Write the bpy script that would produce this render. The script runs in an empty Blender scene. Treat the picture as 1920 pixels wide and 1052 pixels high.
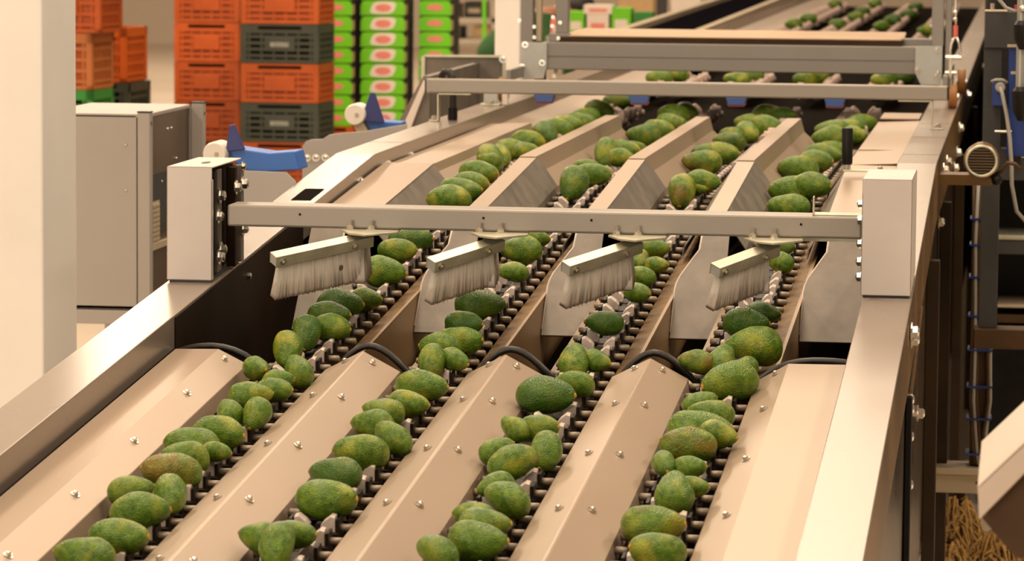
import bpy, math, random
from mathutils import Vector, Matrix, Euler

# ------------------------------------------------------------------ camera, world, lights, exposure
S = bpy.context.scene
COL = S.collection
random.seed(7)

cam_data = bpy.data.cameras.new('camera')
cam_data.sensor_width = 36.0
cam_data.lens = 6860.0 / 1920.0 * 36.0
cam_data.clip_end = 300
cam_data.dof.use_dof = True
cam_data.dof.focus_distance = 8.2
cam_data.dof.aperture_fstop = 9.5
cam = bpy.data.objects.new('camera', cam_data)
COL.objects.link(cam)
_r = Vector((0.99018611, 0.13952012, 0.0081))
_d = Vector((0.0220749, -0.09891017, -0.99485148))
_f = Vector((-0.13800062, 0.98526693, -0.10101937))
_m = Matrix((( _r.x, -_d.x, -_f.x, 0.0), (_r.y, -_d.y, -_f.y, 0.0), (_r.z, -_d.z, -_f.z, 2.3), (0, 0, 0, 1)))
cam.matrix_world = _m
S.camera = cam

S.view_settings.view_transform = 'Standard'
S.view_settings.look = 'None'
S.view_settings.gamma = 1.0
S.view_settings.use_curve_mapping = False
S.view_settings.exposure = 0.05
S.cycles.use_denoising = True
S.cycles.max_bounces = 6
S.cycles.caustics_reflective = False
S.cycles.caustics_refractive = False
S.cycles.sample_clamp_indirect = 4.0

W = bpy.data.worlds.new('hall_daylight')
S.world = W
W.use_nodes = True
_bg = W.node_tree.nodes['Background']
_bg.inputs['Color'].default_value = (1.0, 0.84, 0.66, 1)
_bg.inputs['Strength'].default_value = 0.22

def lamp(name, loc, size_x, size_y, power, col=(1.0, 0.82, 0.62), rot=(0, 0, 0)):
    d = bpy.data.lights.new(name, 'AREA')
    d.shape = 'RECTANGLE'
    d.size = size_x
    d.size_y = size_y
    d.energy = power
    d.color = col
    o = bpy.data.objects.new(name, d)
    o.location = loc
    o.rotation_euler = rot
    COL.objects.link(o)
    return o

# rows of warm ceiling lamps; rightmost and far-left pairs are added fill light
for _i, (_x, _y, _p) in enumerate([(-1.6, 3.0, 370), (-1.6, 12.0, 400), (-1.6, 21.0, 330), (-1.6, 31.0, 180), (-1.6, 42.0, 200),
                                   (-7.5, 6.0, 430), (-7.5, 17.0, 560), (-7.5, 28.0, 600), (-7.5, 40.0, 600), (-13.0, 34.0, 450), (-11.0, 50.0, 420), (4.2, 6.0, 380), (4.2, 15.0, 380)]):
    lamp('ceiling_and_fill_lamp', (_x, _y, 7.6), 2.6 if _x == -1.6 else 0.8, 7.5 if _x == -1.6 else 6.0, _p * 0.88)
# added fill light from behind and to the left of the camera
lamp('front_fill_light', (-5.0, -6.0, 3.2), 6.0, 4.0, 420, (1.0, 0.85, 0.69), (math.radians(80), 0, math.radians(-18)))

# ------------------------------------------------------------------ helpers
def srgb(r, g, b):
    f = lambda c: ((c / 255.0) / 12.92) if c / 255.0 <= 0.04045 else (((c / 255.0) + 0.055) / 1.055) ** 2.4
    return (f(r), f(g), f(b), 1.0)

def mat(name, col, rough=0.5, metal=0.0, var=0.12, scale=8.0, bump=0.0, bscale=60.0, stretch=(1, 1, 1), spec=0.5, col2=None, coat=0.0, objvar=0.0):
    m = bpy.data.materials.new(name)
    m.use_nodes = True
    nt = m.node_tree
    b = nt.nodes['Principled BSDF']
    b.inputs['Metallic'].default_value = metal
    b.inputs['Specular IOR Level'].default_value = spec
    if coat:
        b.inputs['Coat Weight'].default_value = coat
        b.inputs['Coat Roughness'].default_value = 0.25
    tc = nt.nodes.new('ShaderNodeTexCoord')
    mp = nt.nodes.new('ShaderNodeMapping')
    mp.inputs['Scale'].default_value = stretch
    nt.links.new(tc.outputs['Object'], mp.inputs['Vector'])
    nz = nt.nodes.new('ShaderNodeTexNoise')
    nz.inputs['Scale'].default_value = scale
    nz.inputs['Detail'].default_value = 4.0
    nt.links.new(mp.outputs['Vector'], nz.inputs['Vector'])
    rp = nt.nodes.new('ShaderNodeMix')
    rp.data_type = 'RGBA'
    c = Vector(col[:3])
    lo = tuple(c * (1 - var)) + (1,)
    hi = tuple(min(1.0, v * (1 + var)) for v in c) + (1,)
    if col2 is not None:
        lo, hi = col2, col
    rp.inputs['A'].default_value = lo
    rp.inputs['B'].default_value = hi
    st = nt.nodes.new('ShaderNodeMapRange')
    st.inputs['From Min'].default_value = 0.3
    st.inputs['From Max'].default_value = 0.7
    nt.links.new(nz.outputs['Fac'], st.inputs['Value'])
    nt.links.new(st.outputs['Result'], rp.inputs['Factor'])
    out = rp.outputs['Result']
    if objvar:
        oi = nt.nodes.new('ShaderNodeObjectInfo')
        hs = nt.nodes.new('ShaderNodeHueSaturation')
        mv = nt.nodes.new('ShaderNodeMapRange')
        mv.inputs['To Min'].default_value = 1 - objvar; mv.inputs['To Max'].default_value = 1 + objvar
        sx = nt.nodes.new('ShaderNodeSeparateColor')
        nt.links.new(oi.outputs['Color'], sx.inputs['Color'])
        nt.links.new(sx.outputs['Red'], mv.inputs['Value'])
        nt.links.new(mv.outputs['Result'], hs.inputs['Value'])
        nt.links.new(out, hs.inputs['Color'])
        out = hs.outputs['Color']
    nt.links.new(out, b.inputs['Base Color'])
    rr = nt.nodes.new('ShaderNodeMapRange')
    rr.inputs['To Min'].default_value = max(0.03, rough - 0.06)
    rr.inputs['To Max'].default_value = min(1.0, rough + 0.06)
    nt.links.new(nz.outputs['Fac'], rr.inputs['Value'])
    nt.links.new(rr.outputs['Result'], b.inputs['Roughness'])
    if bump:
        n2 = nt.nodes.new('ShaderNodeTexNoise')
        n2.inputs['Scale'].default_value = bscale
        nt.links.new(mp.outputs['Vector'], n2.inputs['Vector'])
        bp = nt.nodes.new('ShaderNodeBump')
        bp.inputs['Strength'].default_value = bump
        bp.inputs['Distance'].default_value = 0.01
        nt.links.new(n2.outputs['Fac'], bp.inputs['Height'])
        nt.links.new(bp.outputs['Normal'], b.inputs['Normal'])
    return m

M = {}
M['cover'] = mat('satin_steel_cover', (0.425, 0.322, 0.236, 1), 0.40, 0.42, 0.06, 3.0, 0.04, 6.0, (1, 0.25, 1))
M['rail'] = mat('satin_steel_rail', (0.345, 0.285, 0.235, 1), 0.26, 0.42, 0.06, 2.0, 0.03, 5.0, (1, 0.25, 1))
M['post'] = mat('pale_painted_steel', (0.62, 0.56, 0.52, 1), 0.45, 0.1, 0.04, 6.0)
M['beam'] = mat('aluminium_beam', (0.335, 0.30, 0.255, 1), 0.42, 0.3, 0.06, 4.0, 0.0, 20, (0.3, 1, 1))
M['greybeam'] = mat('grey_painted_steel', (0.27, 0.25, 0.225, 1), 0.45, 0.2, 0.05, 5.0)
M['plate'] = mat('grey_steel_plate', (0.19, 0.163, 0.135, 1), 0.5, 0.2, 0.2, 14.0, 0.03, 40)
M['galv'] = mat('zinc_plated_steel', (0.60, 0.57, 0.43, 1), 0.38, 0.55, 0.14, 18.0)
M['gusset'] = mat('galvanised_plate', (0.50, 0.51, 0.48, 1), 0.5, 0.3, 0.1, 14.0)
M['bolt'] = mat('bright_bolt_steel', (0.80, 0.76, 0.68, 1), 0.18, 0.9, 0.05, 30.0)
M['darkwall'] = mat('shade_dark_steel', (0.018, 0.009, 0.004, 1), 0.6, 0.0, 0.4, 4.0, spec=0.12)  # dark colour holds the shade and dark reflections of bare steel
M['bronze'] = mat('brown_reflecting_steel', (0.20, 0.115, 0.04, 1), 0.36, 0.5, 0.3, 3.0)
M['blackplastic'] = mat('black_plastic', (0.010, 0.008, 0.007, 1), 0.42, 0.0, 0.3, 20.0, spec=0.25)
M['rubber'] = mat('black_rubber', (0.022, 0.018, 0.015, 1), 0.42, 0.0, 0.3, 20.0)
M['chain'] = mat('dark_chain_steel', (0.016, 0.011, 0.007, 1), 0.5, 0.1, 0.35, 30.0, spec=0.2)
M['cup'] = mat('grey_plastic_cup', (0.56, 0.47, 0.41, 1), 0.45, 0.0, 0.16, 25.0)
M['pin'] = mat('worn_steel_pin', (0.24, 0.19, 0.135, 1), 0.36, 0.25, 0.2, 30.0)
M['goldstrip'] = mat('brown_guide_strip', (0.15, 0.080, 0.022, 1), 0.55, 0.1, 0.4, 40.0, 0.1, 90)
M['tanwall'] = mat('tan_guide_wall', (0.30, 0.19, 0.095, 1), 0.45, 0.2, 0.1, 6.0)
M['pit'] = mat('recess_shade_black', (0.006, 0.004, 0.002, 1), 0.95, 0.0, 0.3, 8.0, spec=0.02)  # near-black colour stands in for shade in pits and slots
M['cream'] = mat('cream_painted_column', (0.90, 0.865, 0.81, 1), 0.55, 0.0, 0.03, 3.0)
M['cabinet'] = mat('grey_cabinet_paint', (0.42, 0.385, 0.35, 1), 0.45, 0.05, 0.03, 4.0)
M['cabdark'] = mat('dark_cabinet_inside', (0.16, 0.115, 0.08, 1), 0.3, 0.5, 0.3, 3.0, 0, 20, (1, 1, 0.2))
M['orange'] = mat('orange_crate_plastic', (0.44, 0.078, 0.007, 1), 0.5, 0.0, 0.12, 5.0, objvar=0.28)
M['brownorange'] = mat('faded_brown_crate_plastic', (0.40, 0.125, 0.03, 1), 0.5, 0.0, 0.12, 5.0)
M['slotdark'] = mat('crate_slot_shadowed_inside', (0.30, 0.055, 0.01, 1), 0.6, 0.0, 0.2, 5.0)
M['greencrate'] = mat('green_crate_plastic', (0.03, 0.24, 0.035, 1), 0.5, 0.0, 0.12, 5.0)
M['darkcrate'] = mat('dark_green_crate_plastic', (0.045, 0.052, 0.036, 1), 0.5, 0.0, 0.15, 5.0)
M['cratelabel'] = mat('moulded_crate_panel_pale', (0.26, 0.27, 0.23, 1), 0.5, 0.0, 0.25, 25.0)
M['lime'] = mat('lime_printed_card', (0.17, 0.62, 0.008, 1), 0.55, 0.0, 0.1, 6.0)
M['white'] = mat('white_card', (0.82, 0.72, 0.64, 1), 0.6, 0.0, 0.04, 6.0)
M['pink'] = mat('pink_printed_oval', (0.80, 0.26, 0.20, 1), 0.6, 0.0, 0.06, 6.0)
M['kraft'] = mat('brown_kraft_card', (0.55, 0.36, 0.17, 1), 0.7, 0.0, 0.08, 6.0)
M['boxdark'] = mat('carton_gap_shade', (0.03, 0.03, 0.012, 1), 0.8, 0.0, 0.1, 6.0)  # dark colour stands in for shade in and between cartons
M['blue'] = mat('blue_plastic', (0.035, 0.15, 0.52, 1), 0.42, 0.0, 0.08, 6.0)
M['darkblue'] = mat('dark_blue_plastic', (0.035, 0.045, 0.19, 1), 0.45, 0.0, 0.08, 6.0)
M['sensorblue'] = mat('sensor_blue_plastic', (0.04, 0.09, 0.30, 1), 0.4, 0.0, 0.08, 6.0)
M['red'] = mat('red_plastic', (0.50, 0.05, 0.04, 1), 0.45, 0.0, 0.08, 6.0)
M['pinkred'] = mat('pink_red_sleeve', (0.72, 0.16, 0.12, 1), 0.5, 0.0, 0.08, 6.0)
M['whiteplastic'] = mat('white_roller_plastic', (0.86, 0.80, 0.70, 1), 0.4, 0.0, 0.03, 6.0)
M['steelgrey'] = mat('dark_grey_machine_paint', (0.06, 0.058, 0.055, 1), 0.6, 0.0, 0.08, 6.0, spec=0.2)
M['deepblue'] = mat('deep_blue_machine_paint', (0.008, 0.035, 0.19, 1), 0.42, 0.0, 0.1, 6.0)
M['tube'] = mat('grey_cylinder_tube', (0.42, 0.42, 0.38, 1), 0.35, 0.5, 0.06, 6.0)
M['cable'] = mat('pale_grey_cable', (0.34, 0.32, 0.28, 1), 0.5, 0.0, 0.08, 10.0)
M['browncable'] = mat('brown_cable_jacket', (0.075, 0.038, 0.013, 1), 0.5, 0.0, 0.25, 10.0, spec=0.3)
M['brownwheel'] = mat('brown_polyurethane_wheel', (0.30, 0.12, 0.025, 1), 0.45, 0.0, 0.12, 10.0)
M['string'] = mat('tan_mop_string', (0.46, 0.27, 0.08, 1), 0.8, 0.0, 0.35, 30.0)
M['skin'] = mat('brown_skin', (0.36, 0.15, 0.075, 1), 0.5, 0.0, 0.08, 8.0)
M['hair'] = mat('black_hair', (0.012, 0.009, 0.008, 1), 0.6, 0.0, 0.2, 30.0)
M['cloth'] = mat('dark_green_cloth', (0.025, 0.095, 0.025, 1), 0.8, 0.0, 0.15, 10.0)
M['trousers'] = mat('dark_trouser_cloth', (0.02, 0.03, 0.025, 1), 0.8, 0.0, 0.15, 10.0)
M['mint'] = mat('pale_mint_cloth', (0.30, 0.52, 0.33, 1), 0.8, 0.0, 0.15, 10.0)
M['concrete'] = mat('polished_concrete', (0.66, 0.56, 0.45, 1), 0.5, 0.0, 0.08, 0.6)
M['wallpaint'] = mat('beige_wall_paint', (0.74, 0.64, 0.52, 1), 0.7, 0.0, 0.05, 0.5)
M['ceil'] = mat('pale_ceiling_sheet', (0.55, 0.47, 0.38, 1), 0.7, 0.0, 0.05, 0.5)
M['foretray'] = mat('pale_pink_painted_steel', (0.66, 0.55, 0.46, 1), 0.42, 0.1, 0.04, 6.0)
M['trough'] = mat('cream_trough_paint', (0.50, 0.41, 0.28, 1), 0.45, 0.1, 0.06, 6.0)
M['legbrown'] = mat('dark_brown_leg_paint', (0.035, 0.020, 0.008, 1), 0.45, 0.1, 0.3, 5.0, spec=0.25)
M['cupfar'] = mat('beige_pink_cup_plastic', (0.50, 0.37, 0.31, 1), 0.6, 0.0, 0.3, 40.0)
M['brushstain'] = mat('grey_brown_stain', (0.16, 0.105, 0.085, 1), 0.8, 0.0, 0.3, 60.0)
M['edgebrown'] = mat('dark_brown_board_edge', (0.045, 0.022, 0.010, 1), 0.6, 0.0, 0.2, 8.0, spec=0.2)
M['sideband'] = mat('golden_brown_channel_steel', (0.15, 0.080, 0.020, 1), 0.38, 0.3, 0.35, 3.0)
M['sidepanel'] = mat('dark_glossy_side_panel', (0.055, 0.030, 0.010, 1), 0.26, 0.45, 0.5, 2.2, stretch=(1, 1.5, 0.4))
M['stem'] = mat('yellow_brown_stem', (0.50, 0.27, 0.03, 1), 0.6, 0.0, 0.2, 60.0)
M['beltblack'] = mat('black_conveyor_belt', (0.006, 0.0055, 0.007, 1), 0.95, 0.0, 0.2, 8.0, spec=0.0)
M['shelfgrey'] = mat('beige_grey_shelf_paint', (0.46, 0.40, 0.33, 1), 0.5, 0.1, 0.08, 6.0)
M['board'] = mat('tan_plain_board', (0.52, 0.375, 0.25, 1), 0.6, 0.0, 0.05, 4.0, spec=0.2)

def avocado_material():
    m = bpy.data.materials.new('avocado_skin')
    m.use_nodes = True
    nt = m.node_tree
    N, Lk = nt.nodes, nt.links
    b = N['Principled BSDF']
    oi = N.new('ShaderNodeObjectInfo')
    sep = N.new('ShaderNodeSeparateColor')
    Lk.new(oi.outputs['Color'], sep.inputs['Color'])
    tc = N.new('ShaderNodeTexCoord')
    add = N.new('ShaderNodeVectorMath')
    add.operation = 'ADD'
    mulr = N.new('ShaderNodeMath'); mulr.operation = 'MULTIPLY'; mulr.inputs[1].default_value = 37.0
    Lk.new(oi.outputs['Random'], mulr.inputs[0])
    Lk.new(tc.outputs['Object'], add.inputs[0])
    Lk.new(mulr.outputs[0], add.inputs[1])
    def noise(scale, detail=3.0):
        n = N.new('ShaderNodeTexNoise')
        n.inputs['Scale'].default_value = scale
        n.inputs['Detail'].default_value = detail
        Lk.new(add.outputs[0], n.inputs['Vector'])
        return n
    def mix(fac, a, bb):
        x = N.new('ShaderNodeMix'); x.data_type = 'RGBA'
        for sock, v in (('A', a), ('B', bb)):
            if isinstance(v, tuple): x.inputs[sock].default_value = v
            else: Lk.new(v, x.inputs[sock])
        if isinstance(fac, float): x.inputs['Factor'].default_value = fac
        else: Lk.new(fac, x.inputs['Factor'])
        return x.outputs['Result']
    def rng(v, a, bb, lo=0.0, hi=1.0):
        r = N.new('ShaderNodeMapRange')
        r.inputs['From Min'].default_value = a; r.inputs['From Max'].default_value = bb
        r.inputs['To Min'].default_value = lo; r.inputs['To Max'].default_value = hi
        Lk.new(v, r.inputs['Value'])
        return r.outputs['Result']
    def math2(op, a, bb):
        x = N.new('ShaderNodeMath'); x.operation = op
        for i, v in enumerate((a, bb)):
            if isinstance(v, float): x.inputs[i].default_value = v
            else: Lk.new(v, x.inputs[i])
        return x.outputs[0]
    base = mix(rng(noise(9.0, 6.0).outputs['Fac'], 0.3, 0.7), (0.038, 0.100, 0.006, 1), (0.135, 0.235, 0.015, 1))
    dark = mix(sep.outputs['Blue'], base, (0.026, 0.085, 0.010, 1))
    ymask = math2('MULTIPLY', rng(noise(2.4, 7.0).outputs['Fac'], 0.48, 0.80), sep.outputs['Red'])
    yel = mix(ymask, dark, (0.44, 0.40, 0.035, 1))
    bmask = math2('MULTIPLY', rng(noise(1.8, 6.0).outputs['Fac'], 0.46, 0.70), sep.outputs['Green'])
    blush = mix(bmask, yel, (0.20, 0.085, 0.018, 1))
    speck = mix(rng(noise(45.0, 2.0).outputs['Fac'], 0.56, 0.74, 0.0, 0.28), blush, (0.21, 0.27, 0.03, 1))
    Lk.new(speck, b.inputs['Base Color'])
    b.inputs['Roughness'].default_value = 0.31
    b.inputs['Specular IOR Level'].default_value = 0.32
    vo = N.new('ShaderNodeTexVoronoi')
    vo.inputs['Scale'].default_value = 32.0
    Lk.new(add.outputs[0], vo.inputs['Vector'])
    bp = N.new('ShaderNodeBump')
    bp.inputs['Strength'].default_value = 0.22
    bp.inputs['Distance'].default_value = 0.02
    Lk.new(vo.outputs['Distance'], bp.inputs['Height'])
    Lk.new(bp.outputs['Normal'], b.inputs['Normal'])
    return m
M['avocado'] = avocado_material()

def bristle_material():
    m = bpy.data.materials.new('pale_bristle')
    m.use_nodes = True
    nt = m.node_tree
    N, Lk = nt.nodes, nt.links
    b = N['Principled BSDF']
    tc = N.new('ShaderNodeTexCoord')
    sp = N.new('ShaderNodeSeparateXYZ')
    Lk.new(tc.outputs['Object'], sp.inputs['Vector'])
    nz = N.new('ShaderNodeTexNoise'); nz.inputs['Scale'].default_value = 24.0
    mp = N.new('ShaderNodeMapping'); mp.inputs['Scale'].default_value = (9.0, 2.0, 0.35)
    Lk.new(tc.outputs['Object'], mp.inputs['Vector']); Lk.new(mp.outputs['Vector'], nz.inputs['Vector'])
    r = N.new('ShaderNodeMapRange')
    r.inputs['From Min'].default_value = -0.070; r.inputs['From Max'].default_value = -0.112
    Lk.new(sp.outputs['Z'], r.inputs['Value'])
    x = N.new('ShaderNodeMix'); x.data_type = 'RGBA'
    x.inputs['A'].default_value = (0.80, 0.70, 0.60, 1); x.inputs['B'].default_value = (0.97, 0.92, 0.85, 1)
    r2 = N.new('ShaderNodeMapRange'); r2.inputs['From Min'].default_value = 0.30; r2.inputs['From Max'].default_value = 0.50
    Lk.new(nz.outputs['Fac'], r2.inputs['Value']); Lk.new(r2.outputs['Result'], x.inputs['Factor'])
    y = N.new('ShaderNodeMix'); y.data_type = 'RGBA'
    y.inputs['B'].default_value = (0.34, 0.20, 0.10, 1)
    mu = N.new('ShaderNodeMath'); mu.operation = 'MULTIPLY'; mu.inputs[1].default_value = 0.5
    Lk.new(r.outputs['Result'], mu.inputs[0])
    Lk.new(x.outputs['Result'], y.inputs['A']); Lk.new(mu.outputs[0], y.inputs['Factor'])
    Lk.new(y.outputs['Result'], b.inputs['Base Color'])
    b.inputs['Roughness'].default_value = 0.6
    tr = N.new('ShaderNodeBsdfTranslucent'); Lk.new(y.outputs['Result'], tr.inputs['Color'])
    ms = N.new('ShaderNodeMixShader'); ms.inputs['Fac'].default_value = 0.35
    Lk.new(b.outputs['BSDF'], ms.inputs[1]); Lk.new(tr.outputs['BSDF'], ms.inputs[2])
    Lk.new(ms.outputs['Shader'], N['Material Output'].inputs['Surface'])
    return m
M['bristle'] = bristle_material()

class MB:
    """Collects shapes and links them as ONE mesh object."""
    def __init__(self):
        self.v, self.f, self.mi = [], [], []
    def add(self, vs, fs, mi=0):
        o = len(self.v)
        self.v += [tuple(p) for p in vs]
        for q in fs:
            self.f.append(tuple(i + o for i in q)); self.mi.append(mi)
    def box(self, lo, hi, mi=0):
        x0, y0, z0 = lo; x1, y1, z1 = hi
        self.add([(x0,y0,z0),(x1,y0,z0),(x1,y1,z0),(x0,y1,z0),(x0,y0,z1),(x1,y0,z1),(x1,y1,z1),(x0,y1,z1)],
                 [(0,3,2,1),(4,5,6,7),(0,1,5,4),(1,2,6,5),(2,3,7,6),(3,0,4,7)], mi)
        return self
    def hexa(self, pts, mi=0):
        self.add(pts, [(0,3,2,1),(4,5,6,7),(0,1,5,4),(1,2,6,5),(2,3,7,6),(3,0,4,7)], mi); return self
    def bar(self, p0, p1, w, h, up=(0, 0, 1), mi=0):
        p0, p1 = Vector(p0), Vector(p1)
        t = (p1 - p0).normalized(); s = t.cross(Vector(up)).normalized() * (w / 2); u = s.cross(t).normalized() * (h / 2)
        self.hexa([p0 - s - u, p0 + s - u, p1 + s - u, p1 - s - u, p0 - s + u, p0 + s + u, p1 + s + u, p1 - s + u], mi); return self
    def prism(self, poly, f0, f1, mi=0):
        """poly: 2D points; f0, f1 map a 2D point to the two end faces."""
        n = len(poly)
        vs = [f0(*p) for p in poly] + [f1(*p) for p in poly]
        fs = [tuple(range(n))[::-1], tuple(range(n, 2 * n))] + [(i, (i + 1) % n, n + (i + 1) % n, n + i) for i in range(n)]
        self.add(vs, fs, mi); return self
    def tube(self, path, r, seg=8, mi=0, caps=True):
        path = [Vector(p) for p in path]
        rs = r if isinstance(r, (list, tuple)) else [r] * len(path)
        vs, fs = [], []
        prev = None
        for i, p in enumerate(path):
            t = (path[min(i + 1, len(path) - 1)] - path[max(i - 1, 0)]).normalized()
            if prev is None:
                a = Vector((0, 0, 1)) if abs(t.z) < 0.9 else Vector((1, 0, 0))
                s = t.cross(a).normalized()
            else:
                s = (prev - t * prev.dot(t)).normalized()
            prev = s
            u = t.cross(s)
            for k in range(seg):
                an = 2 * math.pi * k / seg
                vs.append(p + (s * math.cos(an) + u * math.sin(an)) * rs[i])
        for i in range(len(path) - 1):
            for k in range(seg):
                a = i * seg + k; b2 = i * seg + (k + 1) % seg
                fs.append((a, b2, b2 + seg, a + seg))
        if caps:
            fs.append(tuple(range(seg))[::-1]); fs.append(tuple(range((len(path) - 1) * seg, len(path) * seg)))
        self.add(vs, fs, mi); return self
    def cyl(self, p0, p1, r, seg=12, mi=0):
        return self.tube([p0, p1], r, seg, mi)
    def ball(self, c, r, seg=12, rings=8, mi=0, sc=(1, 1, 1)):
        vs, fs = [], []
        for i in range(rings + 1):
            th = math.pi * i / rings
            for k in range(seg):
                ph = 2 * math.pi * k / seg
                vs.append((c[0] + r * sc[0] * math.sin(th) * math.cos(ph), c[1] + r * sc[1] * math.sin(th) * math.sin(ph), c[2] + r * sc[2] * math.cos(th)))
        for i in range(rings):
            for k in range(seg):
                a = i * seg + k; b2 = i * seg + (k + 1) % seg
                fs.append((a, a + seg, b2 + seg, b2))
        self.add(vs, fs, mi); return self
    def sheet(self, prof, ys, zf, th=0.003, mi=0):
        """A folded sheet: prof = [(x, drop)], swept along the ys, lying drop under zf(y)."""
        n = len(prof); vs = []; fs = []
        nr = []
        for i in range(n):
            acc = Vector((0, 0)); ref = None
            for k in (i - 1, i):
                if 0 <= k < n - 1:
                    e = Vector((prof[k + 1][0] - prof[k][0], prof[k][1] - prof[k + 1][1]))
                    e = Vector((e.y, -e.x)).normalized(); acc += e; ref = e
            acc.normalize(); nr.append(acc / max(0.5, acc.dot(ref)))
        for y in ys:
            for (x, d) in prof: vs.append((x, y, zf(y) - d))
            for (x, d), q in zip(prof, nr): vs.append((x + q.x * th, y, zf(y) - d + q.y * th))
        st = 2 * n
        for j in range(len(ys) - 1):
            for i in range(n - 1):
                a = j * st + i
                fs.append((a, a + 1, a + 1 + st, a + st))
                fs.append((a + n, a + n + st, a + n + 1 + st, a + n + 1))
            a = j * st
            fs.append((a, a + st, a + st + n, a + n))
            a = j * st + n - 1
            fs.append((a, a + n, a + n + st, a + st))
        for j, fl in ((0, False), (len(ys) - 1, True)):
            for i in range(n - 1):
                a = j * st + i
                q = (a, a + n, a + n + 1, a + 1)
                fs.append(q[::-1] if fl else q)
        self.add(vs, fs, mi); return self
    def mesh(self, name, mats):
        me = bpy.data.meshes.new(name)
        me.from_pydata(self.v, [], self.f)
        for m in (mats if isinstance(mats, (list, tuple)) else [mats]):
            me.materials.append(M[m] if isinstance(m, str) else m)
        me.polygons.foreach_set('material_index', self.mi)
        me.update()
        return me
    def build(self, name, mats, parent=None, smooth=False, bevel=0.0, loc=None):
        import bmesh
        me = self.mesh(name, mats)
        bm = bmesh.new(); bm.from_mesh(me)
        bmesh.ops.recalc_face_normals(bm, faces=bm.faces)
        bm.to_mesh(me); bm.free()
        o = bpy.data.objects.new(name, me)
        COL.objects.link(o)
        if parent is not None: o.parent = parent
        if loc is not None: o.location = loc
        if smooth:
            me.polygons.foreach_set('use_smooth', [True] * len(me.polygons))
            if smooth == 'auto':
                es = o.modifiers.new('split', 'EDGE_SPLIT'); es.split_angle = math.radians(35)
        if bevel:
            b = o.modifiers.new('bevel', 'BEVEL'); b.width = bevel; b.segments = 2; b.limit_method = 'ANGLE'; b.angle_limit = math.radians(40)
        return o

def tag(o, label, cat, group=None, kind=None):
    o['label'] = label
    o['category'] = cat
    if group: o['group'] = group
    if kind: o['kind'] = kind
    return o
def thing(name, label, cat, loc=(0, 0, 0), rz=0.0, group=None):
    o = bpy.data.objects.new(name, None)
    COL.objects.link(o)
    o.empty_display_size = 0.05
    o.location = loc
    o.rotation_euler = (0, 0, rz)
    return tag(o, label, cat, group)
def struct(o):
    o['kind'] = 'structure'
    return o
def copy_part(o, parent, loc=None, rot=None):
    c = o.copy(); COL.objects.link(c); c.parent = parent
    if loc is not None: c.location = loc
    if rot is not None: c.rotation_euler = rot
    return c
def copy_tree(o, parent=None):
    c = o.copy(); COL.objects.link(c); c.parent = parent
    for ch in [k for k in o.children]: copy_tree(ch, c)
    return c

# hexagon bolt with washer, head along +Z, shared by every bolted thing
def bolt_mesh(r=0.0075):
    b = MB()
    b.cyl((0, 0, 0), (0, 0, 0.0018), r * 1.45, 14)
    b.cyl((0, 0, 0.0018), (0, 0, 0.0075), r, 6)
    b.ball((0, 0, 0.0075), r * 0.75, 8, 4, 0, (1, 1, 0.45))
    return b.mesh('bolt', 'bolt')
BOLT = bolt_mesh()
def bolt(parent, loc, rot=(0, 0, 0), s=1.0):
    o = bpy.data.objects.new('bolt', BOLT)
    COL.objects.link(o)
    o.parent = parent; o.location = loc; o.rotation_euler = rot; o.scale = (s, s, s)
    return o
FRONT = (math.pi / 2, 0, 0)      # bolt head towards -Y
RIGHT = (0, math.pi / 2, 0)      # bolt head towards +X

# ------------------------------------------------------------------ the line of the machine
SL, Z0, YB, ZF = 0.0773, 0.7924, 10.37, 1.5945
def zr(y): return Z0 + SL * y if y < YB else ZF
LANES = (-1.5775, -1.2625, -0.9475, -0.6325)
RIDGES = (-1.42, -1.105, -0.79)
LANE_NAME = ('leftmost lane', 'second lane from left', 'third lane from left', 'rightmost lane')
RIDGE_NAME = ('between the leftmost and second lanes', 'between the second and third lanes', 'between the third and rightmost lanes')
TILT = math.atan(SL)

# ------------------------------------------------------------------ the setting
o = MB().box((-16, -8, -0.1), (9, 62, 0)).build('floor', 'concrete'); struct(o)
o = MB().box((-16, 60, 0), (9, 60.3, 8.6)).build('wall_back', 'wallpaint'); struct(o)
o = MB().box((-16.3, -8, 0), (-16, 60.3, 8.6)).build('wall_left', 'wallpaint'); struct(o)
o = MB().box((-16.3, -8, 8.6), (9, 60.3, 8.75)).build('ceiling', 'ceil'); struct(o)
def pillar(name, x0, x1, y0, y1):
    b = MB()
    w = 0.012
    b.box((x0, y0, 0), (x1, y1, 8.6))
    b.box((x0 - 0.06, y0 - 0.06, 0), (x1 + 0.06, y1 + 0.06, 0.02))
    o = b.build(name, 'cream', None, False, 0.006)
    return struct(o)
pillar('pillar', -2.86, -2.628, 9.6, 9.955)
pillar('pillar', -2.472, -2.353, 17.0, 17.2)

# ------------------------------------------------------------------ conveyor frame: rails, walls, legs
YS_ALL = [4.6, YB, 20.0, 33.0]
frame = thing('conveyor_frame', 'long tan steel frame with two broad side rails carrying the avocado lanes', 'conveyor frame', (0, 0, 0))
rl = MB()
rl.sheet([(-1.969, 0.19), (-1.969, 0.0), (-1.854, 0.0), (-1.854, 0.075), (-1.862, 0.078)], YS_ALL, zr, 0.004)
rail_l = rl.build('side_rail', 'rail', frame, False, 0.003)
rr = MB()
rr.sheet([(-0.364, 0.078), (-0.356, 0.075), (-0.356, 0.0), (-0.245, 0.0)], YS_ALL, zr, 0.004)
rail_r = rr.build('side_rail', 'rail', frame, False, 0.003)
rs = MB()
rs.sheet([(-0.2455, 0.004), (-0.2455, 0.178), (-0.262, 0.182)], YS_ALL, zr, 0.004)
rs.build('side_channel', 'sideband', frame)
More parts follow.
